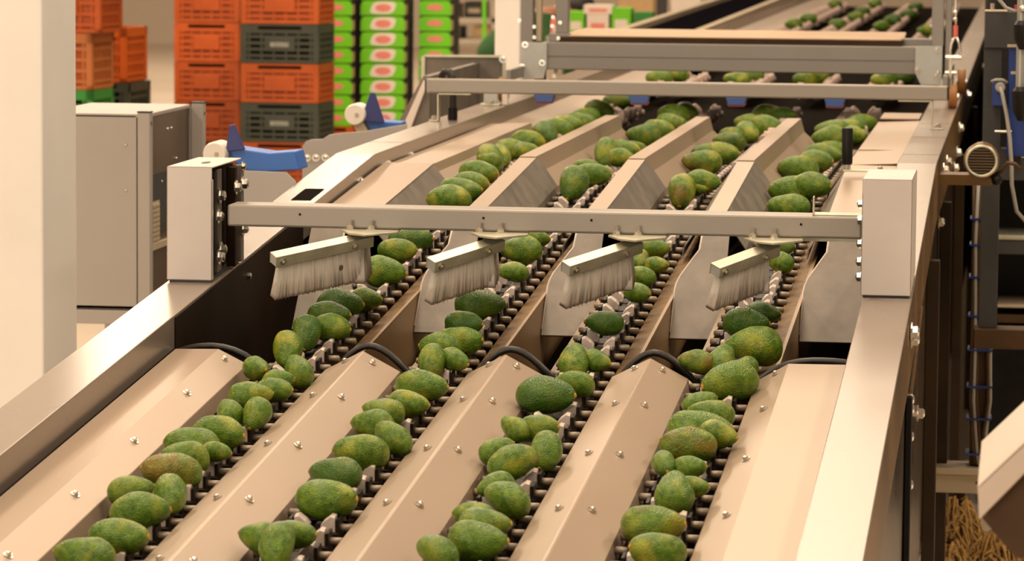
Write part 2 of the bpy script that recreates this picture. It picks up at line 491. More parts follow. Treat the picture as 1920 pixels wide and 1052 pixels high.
# black plate for a slot's shade on the left rail, upstream of the crossbeam
sl = MB()
sl.hexa([(-1.925, 9.50, zr(9.50) - 0.001), (-1.872, 9.50, zr(9.50) - 0.001), (-1.872, 9.70, zr(9.70) - 0.001), (-1.925, 9.70, zr(9.70) - 0.001),
         (-1.925, 9.50, zr(9.50) + 0.0012), (-1.872, 9.50, zr(9.50) + 0.0012), (-1.872, 9.70, zr(9.70) + 0.0012), (-1.925, 9.70, zr(9.70) + 0.0012)])
sl.build('slot', 'pit', rail_l)
# thin seams where the rail covers meet
for (x0, x1, par) in ((-1.968, -1.855, rail_l), (-0.355, -0.246, rail_r)):
    for y in ((10.9, 12.6, 15.2) if par is rail_l else (10.75, 11.6, 12.35, 14.6)):
        MB().box((x0, y, zr(y) - 0.001), (x1, y + 0.008, zr(y) + 0.0006)).build('seam', 'bronze', par)
for y in (8.62, 9.6, 10.15, 10.6, 11.0):
    bolt(rail_l, (-1.853, y, zr(y) - 0.045), RIGHT, 1.1)
# inner side walls, lower outer panels, black sheets for the pit's shade
def wallsheet(x, y0, y1, d0, d1, th=0.004):
    b = MB(); ys = [y for y in [y0, YB, y1] if y0 <= y <= y1] if y0 < YB < y1 else [y0, y1]
    vs = []
    for y in ys:
        vs += [(x - th / 2, y, zr(y) - d0), (x + th / 2, y, zr(y) - d0), (x - th / 2, y, zr(y) - d1), (x + th / 2, y, zr(y) - d1)]
    fs = []
    for j in range(len(ys) - 1):
        a = 4 * j
        fs += [(a, a + 1, a + 5, a + 4), (a + 2, a + 6, a + 7, a + 3), (a, a + 4, a + 6, a + 2), (a + 1, a + 3, a + 7, a + 5)]
    e = 4 * (len(ys) - 1)
    fs += [(0, 2, 3, 1), (e, e + 1, e + 3, e + 2)]
    b.add(vs, fs)
    return b
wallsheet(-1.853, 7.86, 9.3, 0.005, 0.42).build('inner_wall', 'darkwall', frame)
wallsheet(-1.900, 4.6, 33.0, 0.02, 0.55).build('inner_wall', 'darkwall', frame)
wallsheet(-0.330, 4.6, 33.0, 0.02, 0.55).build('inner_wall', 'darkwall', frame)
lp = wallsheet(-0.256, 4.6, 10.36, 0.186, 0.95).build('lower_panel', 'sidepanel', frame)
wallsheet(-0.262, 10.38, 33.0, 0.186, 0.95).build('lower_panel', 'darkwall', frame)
MB().sheet([(-1.90, 0.44), (-0.33, 0.44)], YS_ALL, zr, 0.01).build('pit_shade_sheet', 'pit', frame)  # black pan added to hide the hall floor under the lanes
MB().sheet([(-1.86, 0.165), (-0.35, 0.165)], [12.66, 20.0, 34.0], zr, 0.01).build('pit_shade_sheet', 'pit', frame)  # raised black sheet added for the darkness between the far lanes
for y in (6.4, 8.1, 9.85, 11.35, 13.6, 17.0, 21.0, 25.0):
    for x in (-1.93, -0.237 if y > 9 else -0.285):
        MB().box((x - 0.018, y, 0.0), (x + 0.018, y + 0.05, zr(y) - (0.185 if x > -0.26 else 0.02))).build('leg', 'steelgrey' if x < -1 else 'legbrown', frame, False, 0.003)
for (y, d) in ((8.156, 0.054), (8.19, 0.078), (8.251, 0.226), (9.89, 0.556), (11.519, 0.235), (11.09, 0.225), (11.52, 0.071), (11.09, 0.067), (12.76, 0.175), (13.6, 0.085), (15.4, 0.053), (20.6, 0.150), (8.27, 0.315), (8.62, 0.33), (8.29, 0.43), (9.2, 0.46), (8.27, 0.252), (13.2, 0.15), (10.2, 0.5)):
    x = -0.2425 if d < 0.178 else -0.262
    bolt(frame, (x if d < 0.178 else -0.2535, y, zr(y) - d), RIGHT, 2.0)
# black bracket post and slanting brass-coloured guide bolted on the right side
MB().box((-0.2535, 8.20, 0.80), (-0.238, 8.235, 1.215)).build('bracket_post', 'blackplastic', frame, False, 0.003)
MB().bar((-0.243, 8.24, 1.205), (-0.241, 8.95, 1.338), 0.006, 0.010).build('guide_rod', 'goldstrip', frame)
# long walls and brown strips beside each chain
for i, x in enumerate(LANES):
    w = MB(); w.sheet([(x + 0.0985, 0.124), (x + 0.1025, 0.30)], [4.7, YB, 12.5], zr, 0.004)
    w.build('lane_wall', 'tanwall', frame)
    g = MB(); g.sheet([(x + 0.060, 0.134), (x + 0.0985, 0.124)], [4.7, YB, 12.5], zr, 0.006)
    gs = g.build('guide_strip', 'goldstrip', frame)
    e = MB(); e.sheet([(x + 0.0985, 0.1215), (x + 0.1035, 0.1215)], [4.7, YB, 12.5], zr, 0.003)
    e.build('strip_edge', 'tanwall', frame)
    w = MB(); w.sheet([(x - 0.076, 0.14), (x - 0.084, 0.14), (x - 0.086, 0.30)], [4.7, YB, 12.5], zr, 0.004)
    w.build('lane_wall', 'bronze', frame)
# flat side decks upstream (beyond the covers)
d = MB(); d.sheet([(-1.853, 0.055), (-1.69, 0.09)], [12.62, 16.0, 33.0], zr, 0.004); d.build('side_deck', 'cover', frame)
d = MB(); d.sheet([(-0.49, 0.075), (-0.357, 0.055)], [12.62, 13.5], zr, 0.004); d.build('side_deck', 'cover', frame)

# ------------------------------------------------------------------ near sheet-metal covers
NEAR_Y = [4.75, 7.80]
BOLT_ROWS = (7.745, 7.385, 6.93, 6.48, 6.03, 5.58)
def hump(cover, pts, y):
    """black rubber edging following the end of a cover"""
    path = []
    for (x, dd) in pts: path.append((x, y, zr(y) - dd))
    sm = [Vector(path[0])]
    for a, b2 in zip(path[:-1], path[1:]):
        for t in (0.25, 0.5, 0.75): sm.append(Vector(a).lerp(Vector(b2), t))
    sm.append(Vector(path[-1]))
    for _ in range(2):
        sm = [sm[0]] + [(sm[k - 1] + sm[k] * 2 + sm[k + 1]) / 4 for k in range(1, len(sm) - 1)] + [sm[-1]]
    MB().tube([v - Vector((0, 0.035, 0.024)) for v in sm], 0.0078, 10).build('rubber_edge', 'rubber', cover, True)
def slope_bolt(parent, x, y, drop, roll):
    bolt(parent, (x, y, zr(y) - drop + 0.0005), (TILT, roll, 0), 0.85)

c = thing('chute_cover', 'flat-topped near cover plate beside the left rail, one bolt row', 'cover plate', (0, 0, 0), 0, 'near cover plates')
MB().sheet([(-1.838, 0.062), (-1.741, 0.060), (-1.676, 0.092), (-1.668, 0.125)], NEAR_Y, zr, 0.003).build('sheet', 'cover', c, False, 0.0015)
hump(c, [(-1.85, 0.062), (-1.81, 0.046), (-1.73, 0.044), (-1.665, 0.082), (-1.63, 0.13)], 7.90)
for y in BOLT_ROWS: slope_bolt(c, -1.716, y, 0.0725, 0.45)
for i, xr in enumerate(RIDGES):
    c = thing('chute_cover', 'ridged near cover plate with paired bolts ' + RIDGE_NAME[i], 'cover plate', (0, 0, 0), 0, 'near cover plates')
    MB().sheet([(xr - 0.090, 0.135), (xr - 0.083, 0.100), (xr - 0.004, 0.0585), (xr, 0.057), (xr + 0.004, 0.0585), (xr + 0.083, 0.100), (xr + 0.090, 0.135)], NEAR_Y, zr, 0.003).build('sheet', 'cover', c, False, 0.0008)
    hump(c, [(xr - 0.10, 0.135), (xr - 0.06, 0.075), (xr - 0.02, 0.038), (xr + 0.02, 0.036), (xr + 0.07, 0.075), (xr + 0.12, 0.13)], 7.91)
    for y in BOLT_ROWS:
        slope_bolt(c, xr - 0.028, y, 0.0705, -0.47); slope_bolt(c, xr + 0.031, y, 0.072, 0.47)
c = thing('chute_cover', 'flat-topped near cover plate beside the right rail, one bolt row', 'cover plate', (0, 0, 0), 0, 'near cover plates')
MB().sheet([(-0.568, 0.135), (-0.560, 0.100), (-0.492, 0.061), (-0.362, 0.060)], NEAR_Y, zr, 0.003).build('sheet', 'cover', c, False, 0.0015)
hump(c, [(-0.60, 0.125), (-0.54, 0.075), (-0.49, 0.046), (-0.40, 0.044), (-0.362, 0.050)], 7.90)
for y in BOLT_ROWS: slope_bolt(c, -0.515, y, 0.0735, -0.5)

# ------------------------------------------------------------------ upstream covers
UP = [9.42, YB + 0.12]
FAR = [YB + 0.08, 12.62]
def upper(label, near_prof, far_prof):
    c = thing('hood_cover', label, 'cover plate', (0, 0, 0), 0, 'upstream cover plates')
    MB().sheet(near_prof, UP if len(near_prof) else UP, zr, 0.003).build('front_sheet', 'plate', c, False, 0.001)  # darker plate colour paints the dim reflection on the cover sides
    MB().sheet(far_prof, FAR, zr, 0.003).build('rear_sheet', 'cover', c, False, 0.001)
    return c
def top_strip(c, x0, x1, drop):
    MB().sheet([(x0, drop), (x1, drop)], [9.42, YB + 0.12], zr, 0.002).build('top_sheet', 'cover', c)
cl = upper('broad upstream cover plate beside the left rail, bent down past the crossbeam',
      [(-1.704, 0.0345), (-1.650, 0.100), (-1.648, 0.125)],
      [(-1.846, 0.040), (-1.704, 0.034), (-1.697, 0.060), (-1.660, 0.088), (-1.655, 0.11)])
top_strip(cl, -1.846, -1.702, 0.032)
for i, xr in enumerate(RIDGES):
    cu = upper('narrow-topped upstream cover ridge ' + RIDGE_NAME[i],
          [(xr - 0.085, 0.115), (xr - 0.081, 0.090), (xr - 0.024, 0.0075), (xr + 0.024, 0.0075), (xr + 0.081, 0.090), (xr + 0.085, 0.115)],
          [(xr - 0.085, 0.115), (xr - 0.081, 0.092), (xr - 0.036, 0.050), (xr - 0.024, 0.004), (xr + 0.024, 0.004), (xr + 0.036, 0.050), (xr + 0.081, 0.092), (xr + 0.085, 0.115)])
    top_strip(cu, xr - 0.0245, xr + 0.0245, 0.005)
cr = upper('broad upstream cover plate beside the right rail, under the black handle',
      [(-0.552, 0.115), (-0.548, 0.090), (-0.500, 0.0125)],
      [(-0.560, 0.115), (-0.556, 0.092), (-0.500, 0.012), (-0.357, 0.006)])
top_strip(cr, -0.501, -0.357, 0.010)
MB().box((-0.50, 11.05, ZF - 0.0095), (-0.375, 11.06, ZF - 0.0075)).build('seam', 'bronze', cr)
MB().box((-0.495, 12.62, ZF - 0.004), (-0.36, 12.95, ZF + 0.002)).build('end_flap', 'cover', cr, False, 0.002)

# ------------------------------------------------------------------ grey divider plates closing the upstream covers
def divider(x0, x1, cl_, cr_, label):
    """slanted plate from under the crossbeam down to the pit, upper corners cut and rounded"""
    c = thing('divider_plate', label, 'divider plate', (0, 0, 0), 0, 'grey divider plates')
    h = 0.385
    pts = [(x0, 0), (x1, 0)]
    def corner(xe, inner, sgn):
        return [(xe, 0.156), (xe + sgn * inner * 0.06, 0.180), (xe + sgn * inner * 0.20, 0.204), (xe + sgn * inner * 0.75, 0.265), (xe + sgn * inner, 0.292), (xe + sgn * inner * 1.1, h)]
    pts += corner(x1, 0.052, -1) if cr_ else [(x1, h)]
    pts += corner(x0, 0.052, 1)[::-1] if cl_ else [(x0, h)]
    base, top = Vector((0, 8.80, 1.262)), Vector((0, 9.06, 1.262 + 0.240))
    dirv = (top - base).normalized()
    nrm = Vector((0, -dirv.z, dirv.y))
    f = lambda off: (lambda x, t: Vector((x, 0, 0)) + base + dirv * t + nrm * off)
    MB().prism(pts, f(0.0), f(0.005)).build('plate', 'plate', c, False, 0.001)
    # pale folded rim along the cut edges
    rim = []
    if cl_: rim.append(corner(x0, 0.052, 1))
    if cr_: rim.append(corner(x1, 0.052, -1))
    for r_ in rim:
        MB().tube([f(0.004)(x, t) for (x, t) in [(r_[0][0], 0.02)] + r_], 0.0028, 6).build('rim', 'cup', c, True)
    return c
divider(-1.780, -1.640, False, True, 'grey slanted plate beside the dark left inner wall, behind the leftmost brush')
nm = ('grey slanted plate between the leftmost and second chains', 'grey slanted plate between the second and third chains', 'grey slanted plate between the third and rightmost chains')
for i, xr in enumerate(RIDGES):
    divider(xr - 0.055, xr + 0.068, True, False, nm[i])
divider(-0.530, -0.345, True, False, 'grey slanted plate between the rightmost chain and right rail')

# ------------------------------------------------------------------ carrier chains
def carrier_meshes():
    b = MB()
    b.box((-0.010, -0.049, -0.022), (0.010, 0.049, 0.004))                       # link
    b.box((-0.046, -0.030, -0.012), (0.046, 0.030, 0.006))
    b.box((-0.0465, -0.020, -0.006), (-0.041, 0.020, 0.030)); b.box((0.041, -0.020, -0.006), (0.0465, 0.020, 0.030))
    body = b.mesh('carrier', 'chain')
    cups = []
    for s in (-1, 1):
        b = MB()
        # folded saddle: high outer edge, falling to the middle, front lip turned down
        vs = []
        # upright saddle tab: leans back, inner side lower, front lip curled forward at the top
        for (yb, yt, zt) in ((-0.016, -0.012, -0.003), (-0.020, -0.004, 0.0), (0.000, 0.012, -0.001)):
            vs.append([(s * 0.011, yb, -0.006), (s * 0.011, yt, 0.018 + zt), (s * 0.017, yt, 0.026 + zt), (s * 0.030, yt, 0.036 + zt), (s * 0.0375, yt, 0.034 + zt), (s * 0.0385, yb, -0.006)])
        flat = [v for row in vs for v in row]
        fs = [tuple(range(6)), tuple(range(12, 18))[::-1]]
        for j in range(2):
            for k in range(6):
                fs.append((j * 6 + k, j * 6 + (k + 1) % 6, j * 6 + 6 + (k + 1) % 6, j * 6 + 6 + k))
        b.add(flat, fs)
        cups.append(b.mesh('cup', 'cup'))
    pins = []
    for s in (-1, 1):
        b = MB()
        b.tube([(s * 0.040, 0, 0.011), (s * 0.043, 0, 0.011), (s * 0.068, 0, 0.011), (s * 0.071, 0, 0.011)], [0.005, 0.0075, 0.0075, 0.005], 12)
        pins.append(b.mesh('pin', 'pin'))
    return body, cups, pins
BODY, CUPS, PINS = carrier_meshes()
for _k in (0, 1):
    _c = CUPS[_k].copy(); _c.materials.clear(); _c.materials.append(M['cupfar']); CUPS.append(_c)
    _c = PINS[_k].copy(); _c.materials.clear(); _c.materials.append(M['cupfar']); PINS.append(_c)
for me in [BODY] + CUPS + PINS:
    import bmesh as _bm
    q = _bm.new(); q.from_mesh(me); _bm.ops.recalc_face_normals(q, faces=q.faces); q.to_mesh(me); q.free()
for me in PINS[:2]: me.polygons.foreach_set('use_smooth', [len(p.vertices) == 4 for p in me.polygons])
def carrier(parent, x, y, drop=0.125, lift=1.0, full=True):
    o = bpy.data.objects.new('carrier', BODY); COL.objects.link(o); o.parent = parent
    o.location = (x, y, zr(y) - drop)
    if y < YB: o.rotation_euler = (TILT, 0, 0)
    for k in (0, 1):
        c = bpy.data.objects.new('cup', CUPS[k] if full else CUPS[k + 2]); COL.objects.link(c); c.parent = o
        if not full: c.scale = (1.35 + 0.2 * math.sin(y * 40 + k * 2), 1.8, lift * (0.8 + 0.4 * math.sin(y * 23 + k * 4) ** 2))
    for k in (0, 1):
        c = bpy.data.objects.new('pin', PINS[k] if full else PINS[k + 2]); COL.objects.link(c); c.parent = o
        if not full: c.scale = (1.0, 2.6, 2.2 + 0.8 * math.sin(y * 31 + k))
for i, x in enumerate(LANES):
    t = thing('carrier_chain', 'dark carrier chain with grey cups and steel pins in the ' + LANE_NAME[i], 'chain', (0, 0, 0), 0, 'carrier chains')
    y = 5.35
    while y < 12.6:
        carrier(t, x, y)
        y += 0.1016
for i, x in enumerate(LANES):
    t = thing('carrier_chain', 'upstream stretch of cupped chain past the grey frame, ' + LANE_NAME[i], 'chain', (0, 0, 0), 0, 'upstream carrier chains')
    y = 12.7
    n = 0
    while y < 32 and n < 99:
        if not (14.6 < y < 16.2 or 17.6 < y < 22.3):
            carrier(t, x, y, 0.115, 1.15 + 0.25 * math.sin(i * 3 + y * 9), False); n += 1
        y += 0.1016 if y < 18 else 0.135

# ------------------------------------------------------------------ avocados
def avocado_mesh(neck, fat, seed):
    rnd = random.Random(seed)
    b = MB(); seg, rings = 28, 20
    ph = [rnd.uniform(0, 6.28) for _ in range(8)]
    vs, fs = [], []
    for i in range(rings + 1):
        th = math.pi * i / rings
        x = -0.5 * math.cos(th)
        u = x + 0.5
        r = fat * math.sin(th) ** 0.92 * (1.0 - neck * max(0.0, u - 0.12) ** 1.25) if 0 < i < rings else 0.0
        for k in range(seg):
            a = 2 * math.pi * k / seg
            w = 1 + 0.022 * math.sin(3 * a + ph[0] + 5 * x) + 0.016 * math.sin(5 * a + ph[1] - 9 * x) + 0.014 * math.sin(2 * a + ph[2] + 13 * x) + 0.007 * math.sin(9 * a + ph[3] + 24 * x)
            vs.append((x + 0.012 * math.sin(2 * a + ph[4]) * math.sin(th), r * w * math.cos(a), r * w * math.sin(a) + 0.03 * math.sin(math.pi * u)))
    for i in range(rings):
        for k in range(seg):
            p = i * seg + k; q = i * seg + (k + 1) % seg
            fs.append((p, q, q + seg, p + seg))
    b.add(vs, fs)
    me = b.mesh('avocado', 'avocado')
    import bmesh
    q = bmesh.new(); q.from_mesh(me)
    bmesh.ops.remove_doubles(q, verts=q.verts, dist=1e-5)
    bmesh.ops.recalc_face_normals(q, faces=q.faces)
    q.to_mesh(me); q.free()
    me.polygons.foreach_set('use_smooth', [True] * len(me.polygons))
    return me
AVO = [avocado_mesh(0.30, 0.335, 1), avocado_mesh(0.46, 0.36, 2), avocado_mesh(0.20, 0.325, 3), avocado_mesh(0.56, 0.385, 4)]
_s = MB(); _s.tube([(0.482, 0, 0), (0.500, 0, 0), (0.512, 0, 0)], [0.042, 0.045, 0.032], 10)
STEM = _s.mesh('stem', 'stem')
TINT = {'g': (0.55, 0.0, 0.10), 'd': (0.25, 0.0, 0.75), 'y': (1.0, 0.10, 0.0), 'b': (0.6, 0.85, 0.1), 'p': (0.35, 0.05, 0.0)}
WORD = {'g': 'mid-green avocado', 'd': 'dark green avocado', 'y': 'yellow-flecked green avocado', 'b': 'brown-blushed avocado', 'p': 'pale dull green avocado'}
def ordinal(n):
    return '%d%s' % (n, 'th' if 10 <= n % 100 <= 20 else {1: 'st', 2: 'nd', 3: 'rd'}.get(n % 10, 'th'))
AVOCADOS = [
 [(-1.586,6.048,1.188,0.104,175,5,'y'),(-1.559,6.183,1.198,0.106,-8,4,'g'),(-1.565,6.363,1.212,0.104,12,6,'g'),(-1.543,6.502,1.223,0.09,-75,-30,'p'),(-1.623,6.53,1.225,0.084,30,8,'g'),(-1.583,6.687,1.237,0.109,195,8,'b'),(-1.583,6.795,1.246,0.091,200,10,'g'),(-1.535,6.857,1.25,0.06,-10,0,'g'),(-1.596,6.915,1.255,0.105,185,6,'p'),(-1.565,7.01,1.262,0.11,-18,2,'g'),(-1.527,7.189,1.276,0.08,-100,-30,'p'),(-1.589,7.211,1.278,0.076,120,25,'g'),(-1.578,7.375,1.291,0.088,15,6,'y'),(-1.542,7.434,1.295,0.08,-8,6,'g'),(-1.553,7.537,1.303,0.066,10,8,'g'),(-1.535,7.646,1.311,0.087,120,35,'g'),(-1.625,7.664,1.313,0.074,-50,0,'g'),(-1.6,7.855,1.328,0.096,-80,-38,'y'),(-1.597,8.054,1.343,0.094,-85,-40,'d'),(-1.552,8.123,1.348,0.09,-12,0,'g'),(-1.584,8.269,1.36,0.099,-10,5,'d'),(-1.584,8.405,1.37,0.108,-5,4,'d'),(-1.535,8.487,1.376,0.082,-25,6,'y'),(-1.557,8.855,1.405,0.108,-12,0,'g'),(-1.583,9.182,1.43,0.096,5,2,'y'),(-1.576,9.348,1.443,0.114,-6,4,'d'),(-1.581,10.012,1.494,0.12,178,2,'y'),(-1.574,10.179,1.507,0.119,-8,5,'g'),(-1.566,10.29,1.516,0.111,-14,6,'g'),(-1.578,10.55,1.532,0.118,-18,0,'g'),(-1.627,11.087,1.532,0.074,170,6,'g'),(-1.627,11.12,1.532,0.118,-60,-30,'g'),(-1.611,11.254,1.532,0.098,-70,-25,'y'),(-1.573,11.523,1.532,0.087,-12,4,'y'),(-1.627,11.587,1.532,0.115,-15,4,'p'),(-1.627,11.946,1.532,0.118,-12,5,'y'),(-1.627,12.417,1.532,0.118,-60,-20,'d'),(-1.627,12.733,1.532,0.118,-20,3,'y'),(-1.624,12.965,1.532,0.118,-14,4,'y'),(-1.6,13.175,1.532,0.115,-15,6,'y'),(-1.627,13.552,1.532,0.107,170,5,'p'),(-1.618,13.933,1.532,0.118,-22,-4,'y'),(-1.627,14.645,1.532,0.118,-15,4,'d'),(-1.653,16.569,1.54,0.118,182,4,'g'),(-1.603,16.863,1.54,0.118,178,4,'y'),(-1.565,24.776,1.54,0.118,188,4,'g'),(-1.547,26.178,1.54,0.118,178,4,'g'),(-1.567,30.178,1.54,0.118,180,4,'g')],
 [(-1.267,6.149,1.196,0.093,-92,-42,'p'),(-1.309,6.204,1.2,0.08,170,12,'g'),(-1.254,6.234,1.202,0.078,-16,8,'g'),(-1.251,6.511,1.224,0.114,-14,3,'y'),(-1.273,6.709,1.239,0.098,170,2,'d'),(-1.257,6.893,1.253,0.104,192,6,'y'),(-1.217,7.021,1.263,0.086,150,30,'g'),(-1.277,7.13,1.272,0.085,175,6,'g'),(-1.279,7.262,1.282,0.085,170,10,'g'),(-1.241,7.344,1.288,0.084,-6,-2,'y'),(-1.241,7.51,1.301,0.107,-6,2,'g'),(-1.261,7.774,1.321,0.088,-88,-42,'b'),(-1.217,7.797,1.323,0.075,-32,-8,'y'),(-1.27,7.934,1.334,0.09,190,6,'g'),(-1.239,8.011,1.34,0.105,-14,6,'g'),(-1.261,8.225,1.356,0.089,-20,0,'d'),(-1.26,8.459,1.374,0.113,6,3,'d'),(-1.243,8.894,1.408,0.075,175,5,'p'),(-1.269,9.213,1.433,0.105,185,4,'y'),(-1.262,9.387,1.446,0.09,-5,4,'g'),(-1.275,10.336,1.519,0.118,-102,-38,'d'),(-1.244,10.569,1.532,0.108,-14,2,'g'),(-1.297,10.851,1.532,0.082,170,5,'y'),(-1.241,11.301,1.532,0.086,-15,0,'y'),(-1.312,11.459,1.532,0.114,-92,-40,'g'),(-1.277,11.629,1.532,0.118,-18,6,'y'),(-1.253,11.77,1.532,0.079,-15,3,'y'),(-1.298,12.481,1.532,0.116,172,3,'d'),(-1.275,12.769,1.532,0.112,-14,4,'y'),(-1.268,13.201,1.532,0.115,-22,4,'y'),(-1.312,13.719,1.532,0.118,172,6,'g'),(-1.276,13.919,1.532,0.118,-55,-15,'y'),(-1.299,16.576,1.539,0.118,184,4,'y'),(-1.262,16.918,1.54,0.118,178,4,'y'),(-1.282,25.014,1.54,0.118,186,4,'g'),(-1.239,26.72,1.54,0.118,200,4,'g'),(-1.254,28.174,1.54,0.118,178,4,'d'),(-1.258,30.504,1.54,0.118,178,4,'g')],
 [(-0.987,6.144,1.195,0.082,150,20,'g'),(-0.929,6.238,1.203,0.102,-8,2,'g'),(-0.933,6.353,1.212,0.094,-16,6,'p'),(-0.963,6.413,1.216,0.075,190,10,'y'),(-0.923,6.545,1.226,0.092,150,18,'g'),(-0.958,6.641,1.234,0.072,210,-10,'p'),(-0.951,6.836,1.249,0.1,35,16,'y'),(-0.998,6.94,1.257,0.075,40,14,'g'),(-0.907,6.947,1.257,0.093,-96,-34,'p'),(-0.991,7.147,1.273,0.069,150,22,'g'),(-0.945,7.158,1.274,0.083,-24,6,'g'),(-0.972,7.458,1.297,0.12,-10,3,'d'),(-0.928,7.572,1.306,0.086,170,4,'g'),(-0.957,7.824,1.325,0.094,92,38,'y'),(-0.91,7.836,1.326,0.069,-30,-6,'g'),(-0.944,8.278,1.36,0.084,176,2,'d'),(-0.909,8.657,1.39,0.073,-35,0,'g'),(-0.922,8.89,1.408,0.07,150,14,'g'),(-0.903,9.052,1.42,0.061,-20,0,'y'),(-0.952,9.116,1.425,0.069,-85,-25,'y'),(-0.934,9.295,1.439,0.084,-16,4,'g'),(-0.955,10.245,1.512,0.114,-92,-40,'b'),(-0.919,10.319,1.518,0.066,-20,-4,'y'),(-0.903,10.334,1.532,0.102,-16,2,'g'),(-0.982,11.196,1.532,0.118,178,3,'b'),(-0.998,11.554,1.532,0.108,30,14,'d'),(-0.955,11.557,1.532,0.118,-14,5,'y'),(-0.977,12.182,1.532,0.107,172,6,'d'),(-0.998,12.526,1.532,0.084,172,6,'y'),(-0.957,12.7,1.532,0.111,-60,-15,'g'),(-0.921,13.131,1.532,0.118,-22,4,'y'),(-0.998,13.242,1.532,0.1,160,10,'p'),(-0.906,13.803,1.532,0.109,-20,4,'d'),(-0.967,13.859,1.532,0.118,-12,6,'y'),(-0.988,16.622,1.54,0.118,182,4,'y'),(-0.96,17.073,1.54,0.118,176,4,'g'),(-0.967,24.548,1.54,0.118,215,4,'g'),(-0.944,26.039,1.54,0.118,176,4,'d'),(-0.891,27.732,1.54,0.118,180,4,'d'),(-0.898,29.796,1.54,0.118,178,4,'d')],
 [(-0.612,6.212,1.201,0.098,205,10,'y'),(-0.639,6.396,1.215,0.112,-12,4,'b'),(-0.626,6.646,1.234,0.097,92,36,'g'),(-0.595,6.693,1.238,0.062,-20,0,'y'),(-0.616,6.852,1.25,0.064,-14,4,'g'),(-0.665,6.859,1.251,0.07,-75,-12,'g'),(-0.637,7.038,1.264,0.107,186,2,'b'),(-0.584,7.122,1.271,0.083,-30,0,'y'),(-0.627,7.174,1.275,0.123,-8,8,'g'),(-0.616,7.326,1.287,0.09,185,10,'g'),(-0.649,7.43,1.295,0.074,30,14,'p'),(-0.606,7.647,1.311,0.125,215,-6,'p'),(-0.585,7.779,1.322,0.079,60,18,'y'),(-0.694,7.846,1.327,0.078,200,12,'b'),(-0.64,7.876,1.329,0.09,80,30,'g'),(-0.585,8.027,1.341,0.124,196,4,'y'),(-0.622,8.305,1.362,0.102,-4,2,'d'),(-0.592,8.408,1.37,0.083,-10,6,'d'),(-0.602,9.129,1.426,0.075,150,16,'y'),(-0.606,9.344,1.443,0.06,-20,6,'d'),(-0.638,10.024,1.495,0.111,176,2,'g'),(-0.59,10.269,1.532,0.114,-26,2,'y'),(-0.649,10.293,1.516,0.123,186,2,'g'),(-0.671,10.943,1.532,0.118,178,4,'g'),(-0.637,11.287,1.532,0.109,-24,4,'y'),(-0.626,11.541,1.532,0.118,-12,6,'p'),(-0.618,11.86,1.532,0.097,-18,4,'g'),(-0.658,12.476,1.532,0.118,188,2,'p'),(-0.582,12.654,1.532,0.096,-30,0,'g'),(-0.674,12.906,1.532,0.118,184,5,'p'),(-0.623,13.083,1.532,0.111,170,6,'y'),(-0.584,13.328,1.532,0.117,40,10,'g'),(-0.636,16.628,1.54,0.118,180,4,'y'),(-0.575,17.087,1.54,0.118,178,4,'d'),(-0.649,23.778,1.54,0.118,205,4,'y')]]

for li, rows in enumerate(AVOCADOS):
    sect = {}
    for (x, y, z, L, az, ti, t) in rows:
        if y < 7.85: key = 'from the front'
        elif y < 9.4: key = 'under the brushes'
        elif y < 15: key = 'past the crossbeam'
        elif y < 20: key = 'below the grey frame'
        else: key = 'beyond the tan board'
        sect.setdefault(key, []).append((x, y, z, L, az, ti, t))
    for key, lst in sect.items():
        for n, (x, y, z, L, az, ti, t) in enumerate(lst):
            r = random.Random(int(x * 1000) * 31 + int(y * 1000))
            vi = r.choice((0, 0, 1, 2, 3)) if ti < 20 else r.choice((1, 3, 0))
            o = bpy.data.objects.new('avocado', AVO[vi]); COL.objects.link(o)
            o.location = (x, y, z)
            roll = r.uniform(-180, 180)
            mrot = Matrix.Rotation(math.radians(az), 3, 'Z') @ Matrix.Rotation(math.radians(-ti), 3, 'Y') @ Matrix.Rotation(math.radians(roll), 3, 'X')
            o.rotation_euler = mrot.to_euler()
            L *= 1.07
            o.scale = (L, L * r.uniform(0.99, 1.08), L * r.uniform(0.99, 1.08))
            c = TINT[t]; j = r.uniform(-0.12, 0.12) + (0.22 if 9.8 < y < 15 else 0.0)
            o.color = (min(1, max(0, c[0] + j)), min(1, max(0, c[1])), min(1, max(0, c[2] - abs(j))), 1)
            ang = az % 360
            way = 'right' if (ang < 60 or ang > 300) else ('left' if 120 < ang < 240 else ('away' if ang <= 120 else 'forward'))
            tag(o, '%s pointing %s, %s %s, %s' % (WORD[t], way, ordinal(n + 1), key, LANE_NAME[li]), 'avocado', 'avocados on the ' + LANE_NAME[li])
            if y < 12.6:
                s = bpy.data.objects.new('stem', STEM); COL.objects.link(s); s.parent = o
# one stray avocado lying beside the leftmost chain, behind the second ridge
o = bpy.data.objects.new('avocado', AVO[0]); COL.objects.link(o)
o.location = (-1.452, 8.06, 1.262); o.scale = (0.095,) * 3; o.rotation_euler = (0.3, 0.2, 0.4); o.color = (0.6, 0, 0.2, 1)
tag(o, 'stray green avocado fallen beside the chain, half hidden by the second ridge', 'avocado')
s = bpy.data.objects.new('stem', STEM); COL.objects.link(s); s.parent = o

